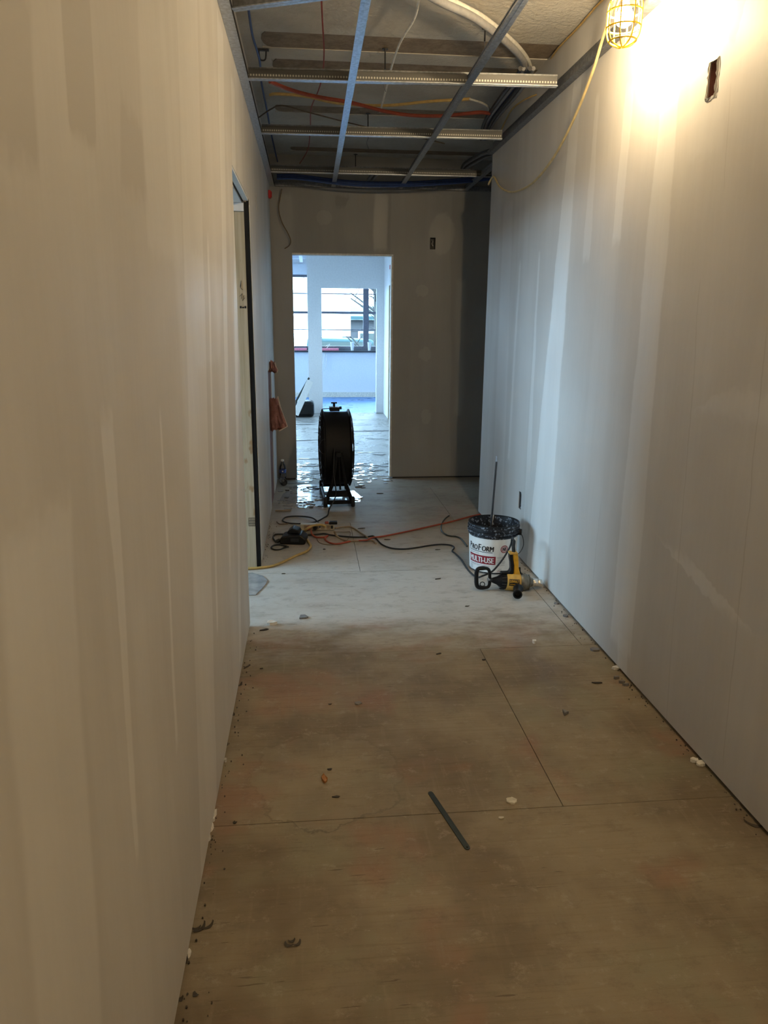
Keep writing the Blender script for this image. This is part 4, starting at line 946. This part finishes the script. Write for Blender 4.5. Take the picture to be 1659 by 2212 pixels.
chip('plaster_blob', 1082, 1768, .020, .010, 'white_chip', 'tiny cream plaster blob beside the floor seam', 'plaster blob', n=8)
chip('tile_scrap', 656, 1334, .062, .055, 'grey_chip', 'grey square scrap lying in the dust near the side doorway', 'scrap', n=5, th=.006, seed=4)
chip('tile_scrap', 773, 1520, .034, .03, 'grey_chip', 'small grey scrap in the middle of the plywood', 'scrap', n=5, th=.004)
chip('tile_scrap', 1221, 1542, .036, .034, 'grey_chip', 'grey triangular scrap toward the right wall', 'scrap', n=3, th=.010)
chip('gypsum_lump', 588, 1349, .055, .035, 'gypsum_white', 'white crumbled gypsum lump by the left wall corner', 'gypsum lump', th=.014, n=9)
chip('gypsum_lump', 1154, 1389, .02, .03, 'gypsum_white', 'small white gypsum crumb on a smear by the right side', 'gypsum lump', th=.010, n=7)
for px, py, w, h, r_ in ((572, 1361, .05, .018, .4), (712, 1663, .018, .012, 0), (726, 1722, .026, .010, .1), (713, 1522, .014, .008, 0), (947, 1413, .03, .008, .2), (1045, 1426, .02, .014, .3), (1290, 1476, .05, .012, -.15), (507, 1778, .012, .010, 0), (565, 1445, .016, .007, .2), (532, 1442, .05, .012, .9), (820, 1066, .07, .012, 0), (785, 1054, .05, .012, .1), (836, 1166, .05, .01, 0), (945, 1188, .04, .01, 0), (946, 1251, .045, .012, .3), (1009, 1310, .03, .008, .2), (612, 1240, .03, .01, 0), (700, 1187, .02, .012, 0), (780, 1142, .06, .014, .3)):
    chip('floor_chip', px, py, w, h, 'dark_chip', 'small dark splinter lying loose on the plywood floor', 'floor chip', 'dark splinters on the floor', r_)
for px, py, w, h, r_ in ((436, 2007, .05, .010, .9), (452, 2003, .045, .008, .7), (500 - 116 + 40, 2008, .03, .008, .2), (622, 2044, .028, .009, -.5), (631, 2035, .022, .006, .3), (645, 2040, .03, .007, .8), (400, 2080, .035, .012, 1.0), (1632, 1785, .08, .02, -.45), (480, 1650, .02, .008, .9), (490, 1610, .03, .008, 1.1), (505, 1545, .03, .008, 1.2), (520, 1480, .05, .012, 1.1), (421, 2150, .018, .012, -.8), (390, 2160, .02, .014, .5)):
    c = Zp(px, py, 0); rn = random.Random(px + py); b_ = B(); w *= .8; L_ = []; n2 = 7
    for i in range(n2):
        t_ = i / (n2 - 1) - .5; bend = .5 * w * (t_ * t_ * 2); tw = .005 + h * .5 * (1 - 2 * abs(t_))
        ct = Vector((math.cos(r_) * t_ * w - math.sin(r_) * bend, math.sin(r_) * t_ * w + math.cos(r_) * bend, .0006 + .012 * t_ * t_ * rn.uniform(.5, 1.2))); sd = Vector((-math.sin(r_), math.cos(r_), 0)) * tw * .5
        L_ += [c + ct - sd, c + ct + sd, c + ct + sd + Vector((0, 0, .0012)), c + ct - sd + Vector((0, 0, .0012))]
    f_ = [(i * 4 + k, i * 4 + (k + 1) % 4, i * 4 + 4 + (k + 1) % 4, i * 4 + 4 + k) for i in range(n2 - 1) for k in range(4)] + [(3, 2, 1, 0), tuple(4 * n2 - 4 + k for k in range(4))]
    b_.add(L_, f_); single('curled_shaving', b_, 'dark_chip', 'dark curled shaving lying on the near plywood along the wall', 'shaving', 'dark shavings along the walls')
for px, py, w, h in ((408, 2063, .010, .022), (463, 1760, .016, .03), (461, 1772, .012, .02), (456, 1790, .018, .04), (450, 1812, .014, .03), (446, 1828, .010, .02), (441, 1850, .010, .02), (487, 1645, .008, .014)):
    chip('gypsum_crumb', px, py, w, h, 'gypsum_white', 'white gypsum crumb at the foot of the left wall', 'gypsum crumb', 'gypsum crumbs under the left wall', th=.008, n=9)
for px, py, w, h in ((1505, 1645, .03, .02), (1519, 1652, .03, .03), (1350, 1475, .03, .02), (1338, 1466, .03, .02), (1358, 1481, .03, .015), (1228, 1332, .03, .03), (1208, 1305, .03, .02), (1290, 1405, .05, .03), (1335, 1445, .04, .03)):
    chip('gypsum_crumb', px - 6, py, w, h, 'gypsum_white' if px % 2 else 'grey_chip', ('white gypsum' if px % 2 else 'grey grit') + ' crumb at the foot of the right wall', 'gypsum crumb', 'crumbs under the right wall', th=.008, n=8)
rnd = random.Random(5)
# peeled vinyl flakes scattered in front of the doorway
flk = []
for k in range(46):
    px = rnd.triangular(612, 704, 668); py = rnd.uniform(1050, 1097); flk.append((px, py, rnd.uniform(.03, .10), rnd.uniform(.02, .05)))
flk += [(770, 1078, .13, .16), (764, 1064, .06, .05), (775, 1052, .07, .04), (780, 1049, .06, .03), (806, 1018, .05, .03), (1, 1, 0, 0)]
for i, (px, py, w, h) in enumerate(flk[:-1]):
    chip('vinyl_flake', px, py, w, h, 'wet_sheet' if i % 4 else 'dark_chip', 'shiny peeled flake scattered on the floor around the fan', 'flake', 'peeled flakes around the fan', rnd.uniform(-.5, .5), th=rnd.uniform(.0015, .006), n=rnd.choice((9, 11, 13)), z=.0, jag=.4)
b = B()
for k in range(260):
    px = rnd.uniform(600, 845); py = rnd.uniform(1000, 1046) if k % 3 else rnd.uniform(1044, 1100); px = min(px, 705) if py > 1044 else max(px, 645)
    c = Zp(px, py, .0002); w, h = rnd.uniform(.008, .06), rnd.uniform(.008, .05); P = []
    for i in range(7):
        a = 2 * math.pi * i / 7 + rnd.uniform(-.3, .3); k_ = rnd.uniform(.3, 1.1); P.append((c.x + k_ * w * math.cos(a), c.y + k_ * h * math.sin(a), .0006))
    b.prism(P, (0, 0, rnd.uniform(.001, .004)))
o = obj('flake_litter', b, 'wet_sheet'); o['kind'] = 'stuff'; tag(o, 'fine litter of pale peeled flakes in the bright doorway', 'litter')
b = B()
for k in range(300):
    side = k % 2; y = rnd.uniform(1.2, 5.6)
    if 3.5 < y < 4.55 and not side: continue
    xx = (XR - rnd.expovariate(70) - .004) if side else (XL + rnd.expovariate(70) + .004)
    r = rnd.uniform(.0008, .003); c = Vector((xx, y, .0)); P = []
    for i in range(5):
        a = 2 * math.pi * i / 5 + rnd.uniform(-.3, .3); P.append((c.x + r * math.cos(a), c.y + r * 1.4 * math.sin(a), .0005))
    b.prism(P, (0, 0, rnd.uniform(.001, .005)))
o = obj('grit', b, 'dark_chip'); o['kind'] = 'stuff'; tag(o, 'dark grit and crumbs swept along the foot of both walls', 'grit')
P = [Zp(*q, .0004) for q in ((604, 1080), (612, 1066), (630, 1060), (636, 1050), (655, 1047), (690, 1046), (706, 1050), (712, 1062), (765, 1060), (779, 1072), (778, 1084), (740, 1086), (703, 1085), (699, 1097), (684, 1096), (676, 1090), (660, 1089), (650, 1084), (634, 1087))]
b = B(); b.prism(P, (0, 0, .0012)); single('wet_film', b, 'wet_sheet', 'ragged shiny sheet of film on the floor under the fan', 'floor film')
# patch of blue-grey sheet just inside the side doorway
P = [Zp(*q, .0006) for q in ((520, 1240), (545, 1238), (568, 1245), (578, 1255), (574, 1263), (566, 1272), (552, 1286), (520, 1287))]
b = B(); b.prism(P, (0, 0, .004)); single('floor_sheet', b, 'wet_sheet', 'curled bluish sheet of floor film in the side doorway', 'floor film')
# ------------------------------------------------------------------ rooms beyond the doorway
def window(name, axis, at, u0, u1, z0, z1, mull, bars, label, film_u=None, outer=0.0):
    """metal window: frame, mullions, bars and panes"""
    o = bpy.data.objects.new(name, None); COL.objects.link(o); o['kind'] = 'structure'; o['label'] = label
    def P(u, d, z): return (at + d, u, z) if axis == 'x' else (u, at + d, z)
    def bx(nm, ua, ub, za, zb, d0, d1, mat, par=o): x = B(); x.bb(P(ua, d0, za), P(ub, d1, zb)); return obj(nm, x, mat, par)
    d0, d1 = outer + .02, outer + .07
    bx('frame_sill', u0, u1, z0, z0 + .085, d0, d1, 'window_metal'); bx('frame_head', u0, u1, z1 - .05, z1, d0, d1, 'window_metal')
    us = [u0] + mull + [u1]
    for m in us: bx('mullion', max(m - .056, u0), min(m + .056, u1), z0 + .085, z1 - .05, d0, d1, 'window_metal')
    zs = [z0 + .085] + bars + [z1 - .05]
    for i in range(len(us) - 1):
        a, c = us[i] + .056, us[i + 1] - .056
        for z, t_ in [(z, .022 if k == 1 else .009) for k, z in enumerate(bars)]: bx('glazing_bar', a, c, z - t_, z + t_, d0 + .01, d1 - .01, 'window_metal')
        x = B(); x.bb(P(a, d0 + .024, z0 + .085), P(c, d0 + .028, z1 - .05)); obj('pane', x, 'window_glass', o)
    for k, (a, c, za, zb) in enumerate(film_u or []):
        x = B(); x.bb(P(a, d0 + .015, za), P(c, d0 + .017, zb)); obj('white_film', x, 'white_film', o)
    return o
window('window_1', 'y', YF, -4.2, 2.45, 0.94, 2.40, [-3.06, -2.0, -.94, .12, 1.179], [1.349, 1.682, 2.045], 'dark framed window band in the bright far room', [(0.18, 0.87, 1.22, 2.345), (-.88, .06, 1.36, 2.345)])
window('window_2', 'x', -4.6, 8.2, 11.4, .8, 2.5, [9.27, 10.33], [1.3, 1.7, 2.1], 'window in the left wall of the far room', None, -.09)
window('window_3', 'x', -4.6, 12.2, 14.9, .8, 2.5, [13.1, 14.0], [1.3, 1.7, 2.1], 'second window in the left wall of the far room', None, -.09)
window('window_4', 'x', -3.7, 2.9, 5.1, .75, 2.35, [4.0], [1.2, 1.6, 2.0], 'window of the side room', None, -.09)
b = B(); b.bb((-4.2, YF - .10, .905), (2.45, YF + .02, .938)); struct('trim_6', b, 'dark_steel', 'dark sill under the far windows')
b = B(); b.bb((-4.55, YF - .03, .0), (2.65, YF - .002, .10)); struct('trim_7', b, 'white_chip', 'rough bare base of the window wall')
# door edge in the right wall of the far room
b = B(); b.bb((1.258, 10.952, 0), (1.30, 11.0, 2.045)); d = struct('door_1', b, 'pine_jamb', 'pale wooden door frame in the far room wall')
b = B(); b.bb((1.30, 10.955, .01), (1.345, 11.848, 2.04)); struct('door_leaf', b, 'pine_jamb', None, d)
b = B(); b.bb((1.258, 11.80, 0), (1.30, 11.848, 2.045)); struct('door_post', b, 'pine_jamb', None, d)
# pale strips round the end doorway, colouring in the light on its jamb
b = B(); b.bb((.784, YE - .0015, GAP), (.8005, YE + .1, 2.09)); struct('trim_8', b, 'gypsum_white', 'lit jamb painted pale on the end doorway right side')
b = B(); b.bb((-.1285, YE - .0015, 2.0925), (.8005, YE + .1, 2.1075)); struct('trim_9', b, 'gypsum_white', 'pale strip over the end doorway')
# far grid strips
for k, x_ in enumerate((-1.9, -1.3, -.7, -.1)):
    b = B(); b.bb((x_ - .03, 7.6, 2.62), (x_ + .03, 15.3, 2.66)); single('grid_runner', b, 'far_white', 'white grid runner under the far room ceiling', 'ceiling runner', 'far room grid runners')
for k, y_ in enumerate((9.0, 10.2, 11.4, 12.6, 13.8, 15.0)):
    b = B(); b.bb((-4.5, y_ - .03, 2.665), (-.02, y_ + .03, 2.70)); single('grid_crosspiece', b, 'far_white', 'white grid crosspiece under the far room ceiling', 'ceiling runner', 'far room grid crosspieces')
b = B(); b.bb((-4.5, YF - .05, 2.43), (2.6, YF - .003, 2.60)); single('window_header', b, 'far_white', 'pale header panel above the far windows', 'header panel')
# red tag on the far right wall
p = Xp(843, 577, 1.262); b = B(); b.bb((1.255, p.y - .04, p.z - .03), (1.2615, p.y + .04, p.z + .03)); single('alarm_plate', b, 'red_plastic', 'tiny red plate high on the far room right wall', 'plate')
# objects on and near the sill
def sy(px, py): return Yp(px, py, YF - .05)
for px, lab in ((761, 'white paper cup on the far sill left of the mullion'), (798, 'white paper cup on the far sill under the mullion')):
    p = sy(px, 757); o = thing('paper_cup', lab, 'cup', (p.x, YF - .045, .9385), 0, 'cups on the far sill')
    x = B(); x.lathe([(0, .001), (.028, .0), (.040, .165), (.042, .168), (.038, .168), (.027, .006), (0, .006)], n=24); obj('cup_body', x, 'white_plastic', o, True)
    x = B(); x.lathe([(.040, .160), (.0435, .164), (.0435, .170), (.040, .170)], n=24, closed=True); obj('rolled_rim', x, 'white_plastic', o, True)
for k, (xa, xb) in enumerate(((-1.6, -.02), (.03, .62))):
    b = B(); b.bb((xa, YF - .085, .9385), (xb, YF - .03, .985)); single('foam_strip', b, 'pink_foam', ['long pink foam strip on the far sill beyond the partition', 'short pink foam strip on the far sill seen through the opening'][k], 'foam strip', bevel=.004)
cable('dangling_wire', [sy(*q) for q in ((703, 748), (712, 744), (706, 752), (702, 760), (700, 772), (697, 785), (700, 800), (704, 790), (705, 772), (702, 762))], .006, 'white_cord', 'thin wire dangling in front of the far window wall')
# boards leaning and black bag left of the partition
def lean(p0, p1, w, t_, mat, label):
    o = thing('leaning_board', label, 'board', p0); d = Vector(p1) - Vector(p0); n_ = Vector((0, 1, 0)); s = d.normalized().cross(n_)
    x = B(); x.prism([Vector((0, 0, 0)), d, d + s * w, s * w], n_ * t_); obj('face', x, mat, o); return o
lean(Yp(632, 893, 11.9), Yp(664, 820, 11.9), -.10, .05, 'white_label', 'white edged board leaning in the far room')
lean(Yp(630, 880, 12.0), Yp(666, 815, 12.0), -.03, .05, 'strip_steel', 'dark edged board leaning behind the white one')
b = B(); c = Yp(652, 878, 12.2); b.box((c.x, 12.2, .13), (.40, .3, .25)); single('tool_bag', b, 'black_plastic', 'black tool bag on the floor beside the partition', 'bag', bevel=.05)
p = Zp(655, 893); b = B(); b.lathe([(0, -.03), (.018, -.024), (.03, 0), (.018, .024), (0, .03)], (p.x, p.y, .031), n=16); single('paper_wad', b, 'white_plastic', 'small white paper wad on the floor before the black bag', 'paper wad', smooth=True)
# torn floor pieces in the doorway: dark ragged edges of vinyl
rnd = random.Random(21)
for k in range(18):
    px, py = rnd.uniform(648, 842), rnd.uniform(905, 1030)
    chip('vinyl_scrap', px, py, rnd.uniform(.15, .6), rnd.uniform(.03, .10), 'grey_chip' if k % 3 else 'wet_sheet', 'ragged strip of peeled flooring beyond the doorway', 'flooring scrap', 'peeled flooring beyond the doorway', rnd.uniform(-.15, .15), th=.002, n=15, jag=.5)
# ------------------------------------------------------------------ outside
b = B(); b.bb((-60, -30, -1.2), (60, 80, -1.0)); g = obj('floor_outside', b, 'ground_outside'); g['kind'] = 'structure'
def house(loc, w, d, h, mat, label, rows, cols, roof):
    o = thing('building', label, 'building', loc)
    x = B(); x.bb((-w / 2, 0, 0), (w / 2, d, h)); obj('walls', x, mat, o)
    for i in range(rows):
        for j in range(cols):
            wx = -w / 2 + (j + .5) * w / cols; wz = .9 + i * 2.6
            x = B(); x.bb((wx - .4, -.06, wz), (wx + .4, -.01, wz + 1.2)); f = obj('window', x, 'far_white', o)
            x = B(); x.bb((wx - .32, -.09, wz + .08), (wx + .32, -.061, wz + 1.12)); obj('pane', x, 'strip_steel', f)
    for k in range(int(h / .3)):
        x = B(); x.bb((-w / 2 - .01, -.02, k * .3), (w / 2 + .01, -.005, k * .3 + .02)); obj('course', x, 'ground_outside', o)
    x = B(); x.prism([(-w / 2 - .3, -.3, h), (w / 2 + .3, -.3, h), (w / 2 + .3, d / 2, h + roof), (-w / 2 - .3, d / 2, h + roof)], (0, 0, .15)); obj('roof', x, 'teal_outside', o)
    return o
house((-7.5, 38, -1.0), 12, 8, 2.9, 'brick_outside', 'low brick building outside left of the partition', 1, 4, 1.0)
house((3.5, 34, -1.0), 3.4, 6, 2.6, 'brick_outside', 'narrow brick house outside seen beside the mullion', 1, 2, .5)
o = thing('parked_van', 'teal parked van outside below the white film', 'van', (1.5, 27, -1.0))
x = B(); x.prism([(-1.6, 0, .35), (1.6, 0, .35), (1.6, 0, 1.1), (1.2, 0, 1.2), (.8, 0, 1.9), (-1.5, 0, 1.95), (-1.6, 0, 1.3)], (0, 1.7, 0)); obj('body', x, 'teal_outside', o, bevel=.08)
x = B(); x.prism([(1.08, -.02, 1.22), (.74, -.02, 1.8), (-1.3, -.02, 1.82), (-1.4, -.02, 1.25)], (0, .015, 0)); obj('side_glass', x, 'strip_steel', o)
for wx in (-1.0, 1.0):
    x = B(); x.lathe([(0, -.1), (.28, -.1), (.34, -.06), (.34, .06), (.28, .1), (0, .1)], (wx, .12, .34), (0, 1, 0), 24); obj('wheel', x, 'black_rubber', o, True)
def tree(loc, h, label, seed):
    rnd = random.Random(seed); o = thing('bare_tree', label, 'tree', loc); x = B(); x.tube([(0, 0, 0), (.05, 0, h * .4), (-.05, .05, h * .75), (0, 0, h)], [.14, .11, .06, .02], 8); obj('trunk', x, 'bark_outside', o, True)
    for k in range(26):
        z0 = h * rnd.uniform(.2, .9); a = rnd.uniform(0, 6.28); l = h * rnd.uniform(.2, .42) * (1.15 - z0 / h); e = Vector((math.cos(a), math.sin(a), rnd.uniform(.4, 1.3))).normalized() * l
        p0 = Vector((0, 0, z0)); p1 = p0 + e * .5 + Vector((rnd.uniform(-.1, .1), 0, rnd.uniform(-.1, .1))); p2 = p0 + e
        x = B(); x.tube([p0, p1, p2], [.045, .028, .008], 5)
        for s in range(3):
            q0 = p0.lerp(p2, .3 + .22 * s); q1 = q0 + Vector((rnd.uniform(-.4, .4), rnd.uniform(-.4, .4), rnd.uniform(.2, .6))); x.tube([q0, q1], [.018, .005], 4)
        obj('branch', x, 'bark_outside', o)
tree((2.15, 24, -1.0), 6.0, 'bare tree outside seen between the film and the mullion', 2)
tree((3.3, 29, -1.0), 6.5, 'bare tree outside seen right of the window mullion', 5)
